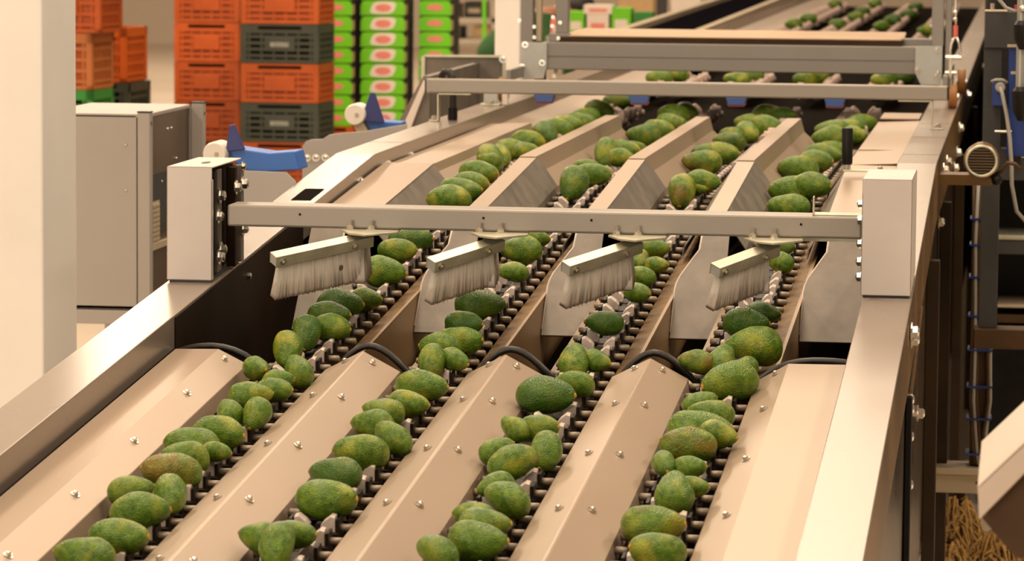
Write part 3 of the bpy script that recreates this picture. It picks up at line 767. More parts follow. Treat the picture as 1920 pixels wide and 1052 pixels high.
# ------------------------------------------------------------------ gantry with crossbeam and two box posts
gan = thing('brush_gantry', 'grey crossbeam gantry with a box post on each rail holding four brushes', 'gantry', (0, 0, 0))
bm_ = MB().box((-1.832, 8.30, 1.561), (-0.362, 8.395, 1.6115)).build('crossbeam', 'beam', gan, False, 0.005)
for x in (-1.66, -1.23, -0.98, -0.50):
    MB().cyl((x, 8.2995, 1.592), (x, 8.2985, 1.592), 0.003, 8).build('hole', 'darkwall', bm_)
def box_post(x0, x1, open_right):
    b = MB(); th = 0.004
    y0, y1, zt = 8.262, 8.585, 1.701
    zb0, zb1 = zr(y0) + 0.006, zr(y1) + 0.006
    b.hexa([(x0, y0, zb0), (x1, y0, zb0), (x1, y0 + th, zb0), (x0, y0 + th, zb0), (x0, y0, zt), (x1, y0, zt), (x1, y0 + th, zt), (x0, y0 + th, zt)])
    b.box((x0, y0, zt - th), (x1, y1, zt))
    xs = (x0, x0 + th) if open_right else (x1 - th, x1)
    b.hexa([(xs[0], y0, zb0), (xs[1], y0, zb0), (xs[1], y1, zb1), (xs[0], y1, zb1), (xs[0], y0, zt), (xs[1], y0, zt), (xs[1], y1, zt), (xs[0], y1, zt)])
    # narrow return flange on the open side
    xe = (x1 - th, x1) if open_right else (x0, x0 + th)
    b.hexa([(xe[0], y0, zb0), (xe[1], y0, zb0), (xe[1], y0 + 0.018, zb0), (xe[0], y0 + 0.018, zb0), (xe[0], y0, zt - 0.03), (xe[1], y0, zt - 0.03), (xe[1], y0 + 0.018, zt - 0.03), (xe[0], y0 + 0.018, zt - 0.03)])
    p = b.build('post_box', 'post', gan, False, 0.002)
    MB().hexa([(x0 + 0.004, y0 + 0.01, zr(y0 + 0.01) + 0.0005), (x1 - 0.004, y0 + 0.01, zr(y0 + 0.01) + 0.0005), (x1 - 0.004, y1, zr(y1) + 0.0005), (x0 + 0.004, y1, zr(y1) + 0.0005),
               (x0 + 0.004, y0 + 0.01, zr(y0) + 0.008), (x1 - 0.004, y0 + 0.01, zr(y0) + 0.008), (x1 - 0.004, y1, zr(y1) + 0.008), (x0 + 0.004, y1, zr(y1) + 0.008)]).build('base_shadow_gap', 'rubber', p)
    return p, zt
pl, zt = box_post(-1.967, -1.860, True)
pl['label'] = 'left box post'
sl2 = MB(); sl2.cyl((0, 0, 0), (0, 0, 0.001), 1.0, 20)
so = sl2.build('slot_hole', 'blackplastic', pl, False, 0, (-1.905, 8.40, zt)); so.scale = (0.009, 0.03, 1)
# slotted bars inside and bolts on the open side of the left post
for (y, w) in ((8.36, 0.045), (8.45, 0.022), (8.52, 0.03)):
    MB().box((-1.878 if y < 8.4 else -1.868, y, zr(y) + 0.006), (-1.868 if y < 8.4 else -1.846, y + w, 1.688)).build('slotted_bar', 'plate' if y != 8.45 else 'darkwall', pl, False, 0.002)
MB().box((-1.9, 8.31, zr(8.31) + 0.01), (-1.876, 8.56, 1.69)).build('inner_plate', 'darkwall', pl)
for (x, y, z, s) in ((-1.866, 8.37, 1.627, 1.7), (-1.846, 8.455, 1.64, 1.6), (-1.846, 8.53, 1.643, 1.7), (-1.858, 8.315, 1.583, 1.6), (-1.864, 8.37, 1.50, 1.7), (-1.86, 8.33, 1.486, 1.7), (-1.845, 8.53, 1.535, 1.5), (-1.846, 8.53, 1.685, 1.0)):
    bolt(pl, (x, y, z), RIGHT, s)
pr, zt = box_post(-0.361, -0.248, False)
pr['label'] = 'right box post'
MB().box((-0.345, 8.31, zr(8.31) + 0.01), (-0.330, 8.56, 1.69)).build('inner_plate', 'plate', pr)
for (y, z) in ((8.30, 1.605), (8.31, 1.64), (8.30, 1.51), (8.30, 1.475), (8.31, 1.55)):
    bolt(pr, (-0.360, y, z), (0, -math.pi / 2, 0), 1.5)
# angle bracket lying on the right end of the crossbeam
b = MB(); b.box((-0.475, 8.31, 1.6117), (-0.362, 8.37, 1.6155)); b.box((-0.475, 8.31, 1.6117), (-0.471, 8.335, 1.655))
b.build('angle_bracket', 'galv', gan, False, 0.001)
MB().box((-0.515, 8.40, 1.545), (-0.37, 8.425, 1.556)).build('under_strip', 'galv', gan)

# ------------------------------------------------------------------ brushes
def bristle_pad(L, seed, n=70):
    """dense pad of vertical bristles: a finely ridged, flared body with stray bristles standing off it"""
    rnd = random.Random(seed)
    b = MB(); H = 0.112
    nx = 120; rows = (0.0, 0.12, 0.35, 0.65, 0.9, 1.0)
    cols = []
    for i in range(nx + 1):
        u = i / nx
        cols.append((u * L, rnd.uniform(-1, 1), H * rnd.uniform(0.975, 1.01), rnd.uniform(-0.0012, 0.0012)))
    vs, fs = [], []
    for side in (-1, 1):
        for (x, rg, hh, jx) in cols:
            for t in rows:
                xx = x + ((x / L) - 0.5) * 0.026 * t ** 1.3 + jx * t
                yy = side * (0.0070 + 0.0055 * t + 0.00055 * rg)
                vs.append((xx, yy, -0.016 - (hh - 0.016) * t))
    R = len(rows); off = (nx + 1) * R
    for s in (0, 1):
        for i in range(nx):
            for j in range(R - 1):
                a = s * off + i * R + j
                q = (a, a + 1, a + R + 1, a + R)
                fs.append(q if s == 0 else q[::-1])
    for i in range(nx):
        a, c = i * R + R - 1, off + i * R + R - 1
        fs.append((a, c, c + R, a + R)); fs.append((i * R, (i + 1) * R, off + (i + 1) * R, off + i * R))
    for i in (0, nx):
        for j in range(R - 1):
            a, c = i * R + j, off + i * R + j
            q = (a, c, c + 1, a + 1)
            fs.append(q if i == 0 else q[::-1])
    b.add(vs, fs)
    for k in range(n):
        x = rnd.uniform(0.004, L - 0.004); sd = rnd.choice((-1, 1))
        ex = (x / L - 0.5) * 0.028 + rnd.uniform(-0.006, 0.006)
        hh = H * rnd.uniform(0.95, 1.04)
        pts = [(x + ex * t, sd * (0.0076 + 0.0062 * t), -0.018 - (hh - 0.018) * t) for t in (0, 0.5, 1.0)]
        b.tube(pts, [0.0007, 0.0007, 0.0005], 4)
    return b
BR_LABEL = ('widest hanging brush, leftmost under the crossbeam, with a dark stain', 'second hanging brush from the left under the crossbeam', 'third hanging brush from the left under the crossbeam', 'rightmost hanging brush under the crossbeam, with browned bristle tips')
BRUSH = [((-1.482, 1.556), (-1.680, 1.517), 0.12), ((-1.180, 1.553), (-1.318, 1.513), 0.12), ((-0.863, 1.554), (-1.012, 1.511), 0.12), ((-0.552, 1.553), (-0.676, 1.514), 0.12)]
for i, ((ax, az_), (lx, lz), l2) in enumerate(BRUSH):
    t = thing('hanging_brush', BR_LABEL[i], 'brush', (0, 0, 0), 0, 'brushes under the crossbeam')
    A = Vector((ax, 8.24, az_)); B = Vector((lx, 8.09, lz))
    d = (A - B); L = d.length; d.normalize()
    rot = Matrix((d, Vector((0, 0, 1)).cross(d).normalized(), d.cross(Vector((0, 0, 1)).cross(d).normalized()))).transposed().to_euler()
    rot = (rot.to_matrix() @ Matrix.Rotation(math.radians(20), 3, 'X')).to_euler(); h = MB(); hh = 0.027
    h.box((0, -0.016, -0.003), (L, 0.016, 0.0)); h.box((0, -0.016, -hh), (L, -0.013, 0.0)); h.box((0, 0.013, -hh), (L, 0.016, 0.0))
    ho = h.build('holder', 'galv', t, False, 0.0015, B); ho.rotation_euler = rot
    MB().box((0.001, -0.013, -hh + 0.002), (0.012, 0.013, -0.003)).build('end_block', 'gusset', ho)
    for (bx, s) in ((0.018, 0.7), (L - 0.05, 0.7)): bolt(ho, (bx, -0.016, -0.014), FRONT, s)
    pad = bristle_pad(L * 0.80, 10 + i).build('bristles', 'bristle', t, True, 0, B + d * 0.014); pad.rotation_euler = rot
    if i == 0:
        MB().ball((0, 0, 0), 1, 10, 6).build('stain', 'brushstain', pad, True, 0, (L * 0.62, -0.0105, -0.066)).scale = (0.006, 0.0016, 0.008)
    # second brush arm pointing upstream
    A2 = A + Vector((-0.028, 0.012, -0.004)); B2 = A2 + Vector((-0.012, l2 + 0.03, 0.006))
    d2 = (B2 - A2); L2 = d2.length; d2.normalize()
    s2 = Vector((0, 0, 1)).cross(d2).normalized()
    rot2 = Matrix((d2, s2, d2.cross(s2))).transposed().to_euler()
    h = MB(); h.box((0, -0.016, -0.003), (L2, 0.016, 0.0)); h.box((0, -0.016, -hh), (L2, -0.013, 0.0)); h.box((0, 0.013, -hh), (L2, 0.016, 0.0))
    ho2 = h.build('holder', 'galv', t, False, 0.0015, A2); ho2.rotation_euler = rot2
    p2 = bristle_pad(L2 * 0.95, 30 + i, 40).build('bristles', 'bristle', t, True, 0, A2); p2.rotation_euler = rot2
    # mounting plate below the beam with its two bolts
    px0 = A.x - 0.075
    pp = MB()
    pp.prism([(px0, 8.275), (px0 + 0.03, 8.20), (px0 + 0.075, 8.16), (px0 + 0.135, 8.25), (px0 + 0.125, 8.36), (px0, 8.36)], lambda x, y: (x, y, 1.556), lambda x, y: (x, y, 1.5605))
    mp_ = pp.build('mounting_plate', 'galv', t, False, 0.0008)
    for bx in (px0 + 0.018, px0 + 0.068): 
        bolt(mp_, (bx, 8.285, 1.5605), (0, 0, 0), 1.15)
        MB().cyl((bx, 8.285, 1.5605), (bx, 8.285, 1.582), 0.0045, 8).build('bolt_shank', 'bolt', mp_)

# ------------------------------------------------------------------ handles and bar upstream
t = thing('lever_handle', 'black upright lever handle on a flat arm above the right cover plate', 'handle', (0, 0, 0))
MB().tube([(-0.489, 10.20, 1.600), (-0.489, 10.20, 1.606), (-0.490, 10.20, 1.697), (-0.490, 10.20, 1.7015)], [0.0135, 0.015, 0.0155, 0.0135], 16).build('grip', 'blackplastic', t, 'auto')
MB().cyl((-0.489, 10.20, 1.585), (-0.489, 10.20, 1.600), 0.010, 12).build('stud', 'bolt', t, 'auto')
MB().box((-0.500, 10.185, 1.5805), (-0.372, 10.215, 1.5855)).build('arm', 'galv', t, False, 0.001)
bolt(t, (-0.397, 10.20, 1.5855), (0, 0, 0), 1.1)

t = thing('sensor_bar', 'pale square bar spanning both rails upstream, four blue sensors hanging below', 'bar', (0, 0, 0))
MB().box((-1.976, 12.0, 1.690), (-0.253, 12.05, 1.737)).build('bar', 'beam', t, False, 0.005)
MB().box((-1.979, 12.002, 1.692), (-1.9755, 12.048, 1.735)).build('end_cap', 'blackplastic', t)
MB().box((-0.2535, 12.002, 1.692), (-0.249, 12.048, 1.735)).build('end_cap', 'blackplastic', t)
for s, (x0, x1, xf) in ((1, (-1.938, -1.825, -1.965)), (-1, (-0.300, -0.413, -0.265))):
    b = MB()
    lo, hi = min(x0, x1), max(x0, x1)
    b.box((lo, 12.005, 1.6845), (hi, 12.045, 1.6895))
    b.box((min(x0, x0 + s * 0.005), 12.005, ZF + 0.002), (max(x0, x0 + s * 0.005), 12.045, 1.6895))
    fx = (xf, x0 + 0.002) if s > 0 else (x0 - 0.002, xf)
    b.box((min(fx), 12.0, ZF + 0.0008), (max(fx), 12.05, ZF + 0.005))
    br = b.build('foot_bracket', 'galv', t, False, 0.001)
    bolt(br, ((x0 + xf) / 2, 12.025, ZF + 0.005), (0, 0, 0), 1.4)
for x in (-1.579, -1.263, -0.943, -0.620):
    b = MB()
    b.prism([(x - 0.034, 1.690), (x + 0.034, 1.690), (x + 0.026, 1.664), (x - 0.026, 1.664)], lambda a, z: (a, 12.0, z), lambda a, z: (a, 12.05, z))
    so = b.build('sensor', 'sensorblue', t, False, 0.002)
    b = MB(); b.prism([(x - 0.030, 1.668), (x + 0.030, 1.668), (x + 0.025, 1.660), (x - 0.025, 1.660)], lambda a, z: (a, 12.005, z), lambda a, z: (a, 12.055, z))
    b.build('red_rim', 'red', so)
t = thing('hose', 'black ribbed hose bent over behind the left end of the pale bar', 'hose', (0, 0, 0))
pth = [(-1.900, 12.10, 1.600), (-1.900, 12.10, 1.64), (-1.899, 12.10, 1.70), (-1.902, 12.10, 1.735), (-1.912, 12.10, 1.756), (-1.928, 12.10, 1.757), (-1.940, 12.11, 1.742), (-1.944, 12.12, 1.70)]
MB().tube(pth, 0.0125, 12).build('tube', 'rubber', t, True)
MB().cyl((-1.900, 12.10, ZF + 0.001), (-1.900, 12.10, 1.637), 0.0165, 14).build('cuff', 'blackplastic', t, 'auto')

# ------------------------------------------------------------------ grey lifting frame on wheels
t = thing('wheeled_frame', 'grey steel portal frame on brown wheels straddling the lanes upstream', 'frame', (0, 0, 0))
Y0 = 13.6
fb = MB().box((-1.80, Y0 + 0.01, 1.703), (-0.385, Y0 + 0.07, 1.806)).build('cross_beam', 'greybeam', t, False, 0.004)
MB().box((-1.779, Y0 + 0.0085, 1.752), (-0.405, Y0 + 0.0105, 1.7535)).build('groove', 'steelgrey', fb)
def gusset(pts, par):
    g = MB(); g.prism(pts, lambda a, z: (a, Y0 - 0.004, z), lambda a, z: (a, Y0 + 0.004, z))
    return g.build('corner_plate', 'gusset', par, False, 0.001)
gl = gusset([(-1.880, 1.805), (-1.780, 1.803), (-1.780, 1.715), (-1.792, 1.669), (-1.866, 1.665), (-1.881, 1.690)], t)
gr = gusset([(-0.408, 1.808), (-0.309, 1.811), (-0.309, 1.666), (-0.386, 1.666), (-0.408, 1.71)], t)
for (g, pts) in ((gl, ((-1.862, 1.795), (-1.873, 1.712), (-1.797, 1.728))), (gr, ((-0.327, 1.797), (-0.398, 1.722), (-0.328, 1.700), (-0.322, 1.712)))):
    for (x, z) in pts: bolt(g, (x, Y0 - 0.004, z), FRONT, 1.1)
for (x0, x1, z0, y0, y1) in ((-1.879, -1.834, 1.80, 0.0, 0.06), (-1.752, -1.705, 1.838, 0.03, 0.09), (-0.350, -0.306, 1.81, 0.0, 0.06), (-0.300, -0.277, 1.66, 0.02, 0.08)):
    MB().box((x0, Y0 + y0, z0), (x1, Y0 + y1, 2.75)).build('upright', 'greybeam', t, False, 0.003)
MB().box((-1.879, Y0, 2.70), (-0.277, Y0 + 0.08, 2.78)).build('top_beam', 'greybeam', t, False, 0.003)
MB().box((-1.826, Y0 + 0.03, 1.806), (-1.806, Y0 + 0.07, 2.70)).build('guide_rail', 'trough', t, False, 0.002)
MB().box((-1.776, Y0 + 0.02, 1.806), (-1.700, Y0 + 0.09, 1.838)).build('shoe', 'greybeam', t, False, 0.003)
MB().box((-0.470, Y0 + 0.10, 1.800), (-0.352, Y0 + 0.16, 1.832)).build('side_bar', 'greybeam', t, False, 0.003)
for (x, y, z) in ((-1.828, Y0, 1.823), (-1.829, Y0, 1.862), (-1.762, Y0 + 0.03, 1.898), (-1.765, Y0 + 0.03, 1.865), (-1.735, Y0 + 0.03, 1.878), (-1.740, Y0 + 0.02, 1.820), (-1.885, Y0, 1.885), (-0.353, Y0, 1.885), (-0.353, Y0, 1.838), (-1.752, Y0, 1.678)):
    bolt(t, (x, y, z), FRONT, 0.6)
def wheel(x, y, r, w, z=None):
    b = MB()
    z = ZF + r + 0.001 if z is None else z
    b.tube([(x - w / 2, y, z), (x - w / 2 + 0.004, y, z), (x + w / 2 - 0.004, y, z), (x + w / 2, y, z)], [r * 0.93, r, r, r * 0.93], 24)
    o = b.build('wheel', 'brownwheel', t, 'auto')
    MB().cyl((x - w / 2 - 0.006, y, z), (x + w / 2 + 0.006, y, z), r * 0.28, 10).build('axle', 'bolt', o, 'auto')
wheel(-0.262, 13.30, 0.044, 0.032); wheel(-0.238 - 0.012, 14.35, 0.050, 0.030); wheel(-1.907, 13.35, 0.044, 0.034); wheel(-1.905, 14.35, 0.044, 0.034)
for (x, y) in ((-0.284, 13.30), (-0.284, 14.35), (-1.886, 13.35), (-1.886, 14.35)):
    MB().box((x - 0.004, y - 0.02, ZF + 0.03), (x + 0.004, y + 0.02, 1.71)).build('wheel_fork', 'greybeam', t)
for x in (-0.292, -1.878):
    MB().box((x - 0.006, 13.25, 1.675), (x + 0.012, 14.42, 1.715)).build('wheel_beam', 'greybeam', t, False, 0.002)
t = thing('shackle_chain', 'steel shackle under a pink-red sleeve hanging by the right frame post', 'shackle', (0, 0, 0))
x, y = -0.258, 13.38
MB().tube([(x, y, 1.893), (x, y, 1.853)], 0.0085, 12).build('sleeve', 'pinkred', t, 'auto')
MB().tube([(x - 0.016, y, 1.775), (x - 0.018, y, 1.800), (x - 0.014, y, 1.828), (x - 0.004, y, 1.850), (x + 0.004, y, 1.850), (x + 0.014, y, 1.828), (x + 0.018, y, 1.800), (x + 0.016, y, 1.775)], 0.005, 8).build('bow', 'bolt', t, True)
MB().cyl((x - 0.034, y, 1.778), (x + 0.022, y, 1.778), 0.009, 10).build('pin', 'bolt', t, 'auto')
MB().box((x - 0.022, y - 0.008, 1.700), (x - 0.010, y + 0.008, 1.778)).build('clevis', 'galv', t, False, 0.002)
MB().cyl((x - 0.034, y, 1.722), (x + 0.006, y, 1.722), 0.008, 10).build('lower_pin', 'bolt', t, 'auto')
MB().tube([(x, y, 1.893), (x, y, 1.925), (x - 0.002, y, 2.05), (x - 0.012, y + 0.2, 2.69)], 0.004, 8).build('wire', 'bolt', t, True)
for z in (1.915, 1.94):
    MB().ball((x - 0.002, y, z), 0.0095, 10, 6).build('clamp', 'bolt', t, True)
b = MB()
b.prism([(-1.738, 13.62), (-0.462, 13.62), (-0.452, 13.70), (-0.470, 14.45), (-1.745, 14.45)], lambda a, y_: (a, y_, 1.8255), lambda a, y_: (a, y_, 1.832))
_bd = tag(b.build('tray_board', 'board', None, False, 0.003), 'long tan board lying on top of the grey cross beam', 'board')
MB().prism([(-1.738, 13.6195), (-0.462, 13.6195), (-0.475, 14.44), (-1.740, 14.44)], lambda a, y_: (a, y_, 1.8068), lambda a, y_: (a, y_, 1.8254)).build('dark_edge', 'edgebrown', _bd)

# ------------------------------------------------------------------ hopper and outfeed units left of the frame
t = thing('side_hopper', 'grey steel hopper with pale slanting edge left of the frame, behind the hose', 'hopper', (0, 0, 0))
MB().prism([(-2.352, 1.70), (-2.338, 1.727), (-2.036, 1.729), (-2.026, 1.712), (-2.026, 1.05), (-2.376, 1.05)], lambda a, z: (a, 14.2, z), lambda a, z: (a, 14.206, z)).build('back_panel', 'plate', t)
MB().bar((-2.345, 14.196, 1.724), (-2.034, 14.196, 1.726), 0.012, 0.009).build('rim', 'galv', t)
MB().bar((-2.352, 14.196, 1.05), (-2.347, 14.196, 1.722), 0.014, 0.012, (0, 1, 0)).build('rim', 'galv', t)
MB().bar((-2.028, 14.196, 1.05), (-2.026, 14.196, 1.712), 0.012, 0.012, (0, 1, 0)).build('rim', 'galv', t)
bolt(t, (-2.030, 14.19, 1.715), FRONT, 1.4)
MB().prism([(-2.150, 1.700), (-2.128, 1.698), (-2.128, 1.52), (-2.29, 1.35), (-2.34, 1.35)], lambda a, z: (a, 13.01, z), lambda a, z: (a, 14.2, z)).build('side_panel', 'plate', t)
MB().prism([(-2.147, 1.684), (-2.128, 1.684), (-2.192, 1.512), (-2.290, 1.30), (-2.320, 1.30)], lambda a, z: (a, 12.99, z), lambda a, z: (a, 13.02, z)).build('edge_strip', 'white', t, False, 0.002)
for (x, y) in ((-2.31, 13.05), (-2.06, 14.15), (-2.34, 14.15)):
    MB().box((x - 0.02, y - 0.02, 0), (x + 0.02, y + 0.02, 1.32)).build('leg', 'plate', t)
t = thing('corner_bracket', 'small grey bracket block on the left rail under the pale bar', 'bracket', (0, 0, 0))
MB().box((-1.945, 13.02, ZF + 0.001), (-1.875, 13.09, ZF + 0.008)).build('foot', 'galv', t, False, 0.001)
MB().box((-1.935, 13.04, ZF + 0.008), (-1.885, 13.06, 1.655)).build('block', 'gusset', t, False, 0.003)
bolt(t, (-1.908, 13.03, ZF + 0.008), (0, 0, 0), 1.4)
MB().box((-1.872, 13.06, ZF + 0.001), (-1.852, 13.09, 1.650)).build('white_pad', 'white', t, False, 0.003)

def outfeed(label, rc, rr_, ry, fin, trough, ty, plate, py, fincol, rivets):
    t = thing('outfeed_unit', label, 'outfeed unit', (0, 0, 0), 0, 'outfeed units left of the frame')
    ro = MB(); ro.tube([(rc[0], ry, rc[1]), (rc[0], ry + 0.006, rc[1]), (rc[0], ry + 0.10, rc[1]), (rc[0], ry + 0.106, rc[1])], [rr_ * 0.9, rr_, rr_, rr_ * 0.9], 24)
    ro = ro.build('roller', 'whiteplastic', t, 'auto')
    MB().cyl((rc[0] + rr_ * 0.2, ry - 0.004, rc[1]), (rc[0] + rr_ * 0.2, ry + 0.01, rc[1]), rr_ * 0.18, 10).build('hub', 'trough', ro, 'auto')
    MB().prism(fin, lambda a, z: (a, ry + 0.02, z), lambda a, z: (a, ry + 0.032, z)).build('guide_fin', fincol, t, False, 0.003)
    MB().prism(trough, lambda a, z: (a, ty, z), lambda a, z: (a, ty + 0.12, z)).build('trough', 'blue', t, False, 0.004)
    pl_ = MB().prism(plate, lambda a, z: (a, py, z), lambda a, z: (a, py + 0.008, z)).build('side_plate', 'cabinet', t, False, 0.002)
    for (x, z) in rivets: bolt(pl_, (x, py, z), FRONT, 1.2)
    xs = [p[0] for p in plate]
    MB().bar((rc[0], ry + 0.05, rc[1] - rr_ * 0.5), (rc[0] + 0.05, ry + 0.05, rc[1] - rr_ * 3.2), 0.035, 0.05, (0, 1, 0)).build('roller_arm', 'trough', t, False, 0.002)
    for lx in (min(xs) + 0.04, max(xs) - 0.04):
        MB().box((lx - 0.02, py + 0.01, 0), (lx + 0.02, py + 0.05, min(p[1] for p in plate) + 0.03)).build('leg', 'steelgrey', t)
    return t
outfeed('blue trough with white roller and fin just behind the left box post', (-2.249, 1.610), 0.034, 10.02,
        [(-2.222, 1.615), (-2.210, 1.690), (-2.197, 1.694), (-2.165, 1.622)],
        [(-2.225, 1.628), (-2.10, 1.612), (-2.026, 1.619), (-2.012, 1.567), (-2.15, 1.555), (-2.20, 1.585)], 10.06,
        [(-2.24, 1.40), (-2.24, 1.55), (-2.21, 1.565), (-2.047, 1.561), (-2.020, 1.535), (-2.012, 1.40)], 10.04, 'darkblue', ())
outfeed('smaller blue trough with white roller and tall fin above a riveted grey plate', (-2.237, 1.607), 0.036, 12.12,
        [(-2.222, 1.585), (-2.188, 1.681), (-2.173, 1.681), (-2.138, 1.578)],
        [(-2.222, 1.606), (-2.15, 1.582), (-2.088, 1.580), (-2.085, 1.552), (-2.19, 1.552)], 12.16,
        [(-2.386, 1.10), (-2.382, 1.507), (-2.372, 1.524), (-2.350, 1.532), (-2.312, 1.534), (-2.290, 1.549), (-2.25, 1.555), (-2.179, 1.561), (-2.030, 1.588), (-2.030, 1.10)], 11.95, 'darkblue',
        ((-2.366, 1.470), (-2.336, 1.471), (-2.304, 1.472)))

# ------------------------------------------------------------------ grey control cabinet on legs
t = thing('control_cabinet', 'grey steel control cabinet on a leg frame beside the cream pillar', 'cabinet', (0, 0, 0))
x0, x1, y0, y1, z0, z1 = -3.02, -2.672, 11.0, 11.60, 1.055, 1.662
cb = MB(); cb.box((x0, y0, z0), (x1 - 0.042, y0 + 0.02, z1 - 0.004)); cb.box((x0, y0, z1 - 0.012), (x1 - 0.01, y1, z1)); cb.box((x0, y0, z0), (x0 + 0.01, y1, z1)); cb.box((x0, y1 - 0.01, z0), (x1, y1, z1 - 0.01)); cb.box((x0, y0, z0), (x1, y1, z0 + 0.012))
cb = cb.build('housing', 'cabinet', t, False, 0.002)
MB().box((x1 - 0.20, y0 + 0.02, z0 + 0.01), (x1 - 0.012, y1 - 0.01, z1 - 0.012)).build('side_door', 'cabdark', t)
for (yy, xx) in ((y0 - 0.002, x1 - 0.0385), (y1 - 0.015, x1 - 0.004)):
    p = MB().box((xx, yy, z0 - 0.04), (xx + 0.039, yy + 0.04, z1 + 0.004)).build('corner_post', 'cabinet', t, False, 0.002)
    MB().box((xx - 0.001, yy - 0.001, z1 + 0.0045), (xx + 0.040, yy + 0.041, z1 + 0.008)).build('post_cap', 'blackplastic', p)
    MB().cyl((xx + 0.0388, yy + 0.02, z1 - 0.03), (xx + 0.0396, yy + 0.02, z1 - 0.03), 0.007, 10).build('hole', 'blackplastic', p)
ts = MB()
for k in range(8): ts.box((x1 - 0.012, y0 + 0.06, 1.262 + k * 0.015), (x1 - 0.004, y0 + 0.15, 1.272 + k * 0.015))
ts.box((x1 - 0.012, y0 + 0.06, 1.255), (x1 - 0.008, y0 + 0.16, 1.385))
ts.build('terminal_strip', 'trough', t)
MB().box((x1 - 0.012, y0 + 0.04, 1.235), (x1 - 0.002, y1 - 0.05, 1.255)).build('cable_ledge', 'trough', t)
MB().box((x1 - 0.012, y0 + 0.30, 1.36), (x1 - 0.001, y0 + 0.42, 1.47)).build('blue_module', 'deepblue', t, False, 0.003)
MB().box((x1 - 0.012, y0 + 0.05, 1.28), (x1 - 0.009, y0 + 0.35, 1.47)).build('dark_window', 'steelgrey', t)
for (xx, z) in ((-2.748, 1.566), (-2.748, 1.425)):
    MB().ball((xx, y0 - 0.001, z), 0.004, 8, 5).build('screw', 'bolt', cb, True)
for (xx, yy, z) in ((x1 - 0.01, y0 + 0.28, 1.60), (x1 - 0.01, y0 + 0.33, 1.60), (x1 - 0.01, y0 + 0.2, 1.44), (x1 - 0.01, y0 + 0.4, 1.50)):
    MB().ball((xx, yy, z), 0.004, 8, 5).build('screw', 'bolt', cb, True)
MB().box((x0, y0, 1.008), (x1 - 0.03, y0 + 0.04, 1.052)).build('frame_rail', 'cabinet', t, False, 0.002)
for (xx, yy) in ((-2.960, y0), (x1 - 0.04, y0), (-2.960, y1 - 0.04), (x1 - 0.04, y1 - 0.04)):
    MB().box((xx, yy, 0), (xx + 0.036, yy + 0.04, 1.05)).build('leg', 'cabinet', t, False, 0.002)
w = thing('red_wire', 'thin red wire hanging down the front of the grey cabinet', 'wire')
MB().tube([(-2.932, y0 - 0.006, 1.476), (-2.936, y0 - 0.007, 1.45), (-2.945, y0 - 0.009, 1.38), (-2.949, y0 - 0.009, 1.28), (-2.949, y0 - 0.009, 1.18), (-2.938, y0 - 0.009, 1.10)], 0.0028, 6).build('wire', 'red', w, True)
MB().cyl((-2.931, y0 - 0.006, 1.474), (-2.930, y0 - 0.006, 1.488), 0.004, 8).build('ferrule', 'bolt', w)

# ------------------------------------------------------------------ stacked plastic crates
def crate_parts(Wd, Dp, H):
    b = MB(); i = 0.012
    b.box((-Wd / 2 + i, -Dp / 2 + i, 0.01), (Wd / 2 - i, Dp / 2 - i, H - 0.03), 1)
    for (a0, a1) in ((0.0, 0.022), (H - 0.055, H)):
        b.box((-Wd / 2, -Dp / 2, a0), (Wd / 2, -Dp / 2 + i, a1)); b.box((-Wd / 2, Dp / 2 - i, a0), (Wd / 2, Dp / 2, a1))
        b.box((-Wd / 2, -Dp / 2, a0), (-Wd / 2 + i, Dp / 2, a1)); b.box((Wd / 2 - i, -Dp / 2, a0), (Wd / 2, Dp / 2, a1))
    for sx in (-1, 1):
        for sy in (-1, 1):
            b.box((min(sx * Wd / 2, sx * (Wd / 2 - 0.035)), min(sy * Dp / 2, sy * (Dp / 2 - 0.035)), 0), (max(sx * Wd / 2, sx * (Wd / 2 - 0.035)), max(sy * Dp / 2, sy * (Dp / 2 - 0.035)), H))
    nz = 4
    for k in range(nz):
        z = 0.035 + k * (H - 0.10) / (nz - 0.5)
        b.box((-Wd / 2 + 0.002, -Dp / 2 + 0.003, z), (Wd / 2 - 0.002, -Dp / 2 + i, z + 0.018))
        b.box((Wd / 2 - i, -Dp / 2 + 0.002, z), (Wd / 2 - 0.003, Dp / 2 - 0.002, z + 0.018))
    for k in range(6):
        x = -Wd / 2 + 0.05 + k * (Wd - 0.1) / 5
        b.box((x - 0.006, -Dp / 2 + 0.002, 0.02), (x + 0.006, -Dp / 2 + i, H - 0.05))
        y = -Dp / 2 + 0.05 + k * (Dp - 0.1) / 5
        b.box((Wd / 2 - i, y - 0.006, 0.02), (Wd / 2 - 0.002, y + 0.006, H - 0.05))
    body = b
    s = MB(); s.box((-Wd * 0.28, -Dp / 2 - 0.001, H - 0.030), (Wd * 0.28, -Dp / 2 + 0.004, H - 0.012))
    p = MB(); p.box((-Wd * 0.20, -Dp / 2 - 0.004, H * 0.30), (Wd * 0.20, -Dp / 2 + 0.004, H * 0.66))
    q = MB(); q.box((-Wd * 0.12, -Dp / 2 - 0.0055, H * 0.42), (Wd * 0.12, -Dp / 2 - 0.003, H * 0.54))
    return body, s, p, q
CR = {}
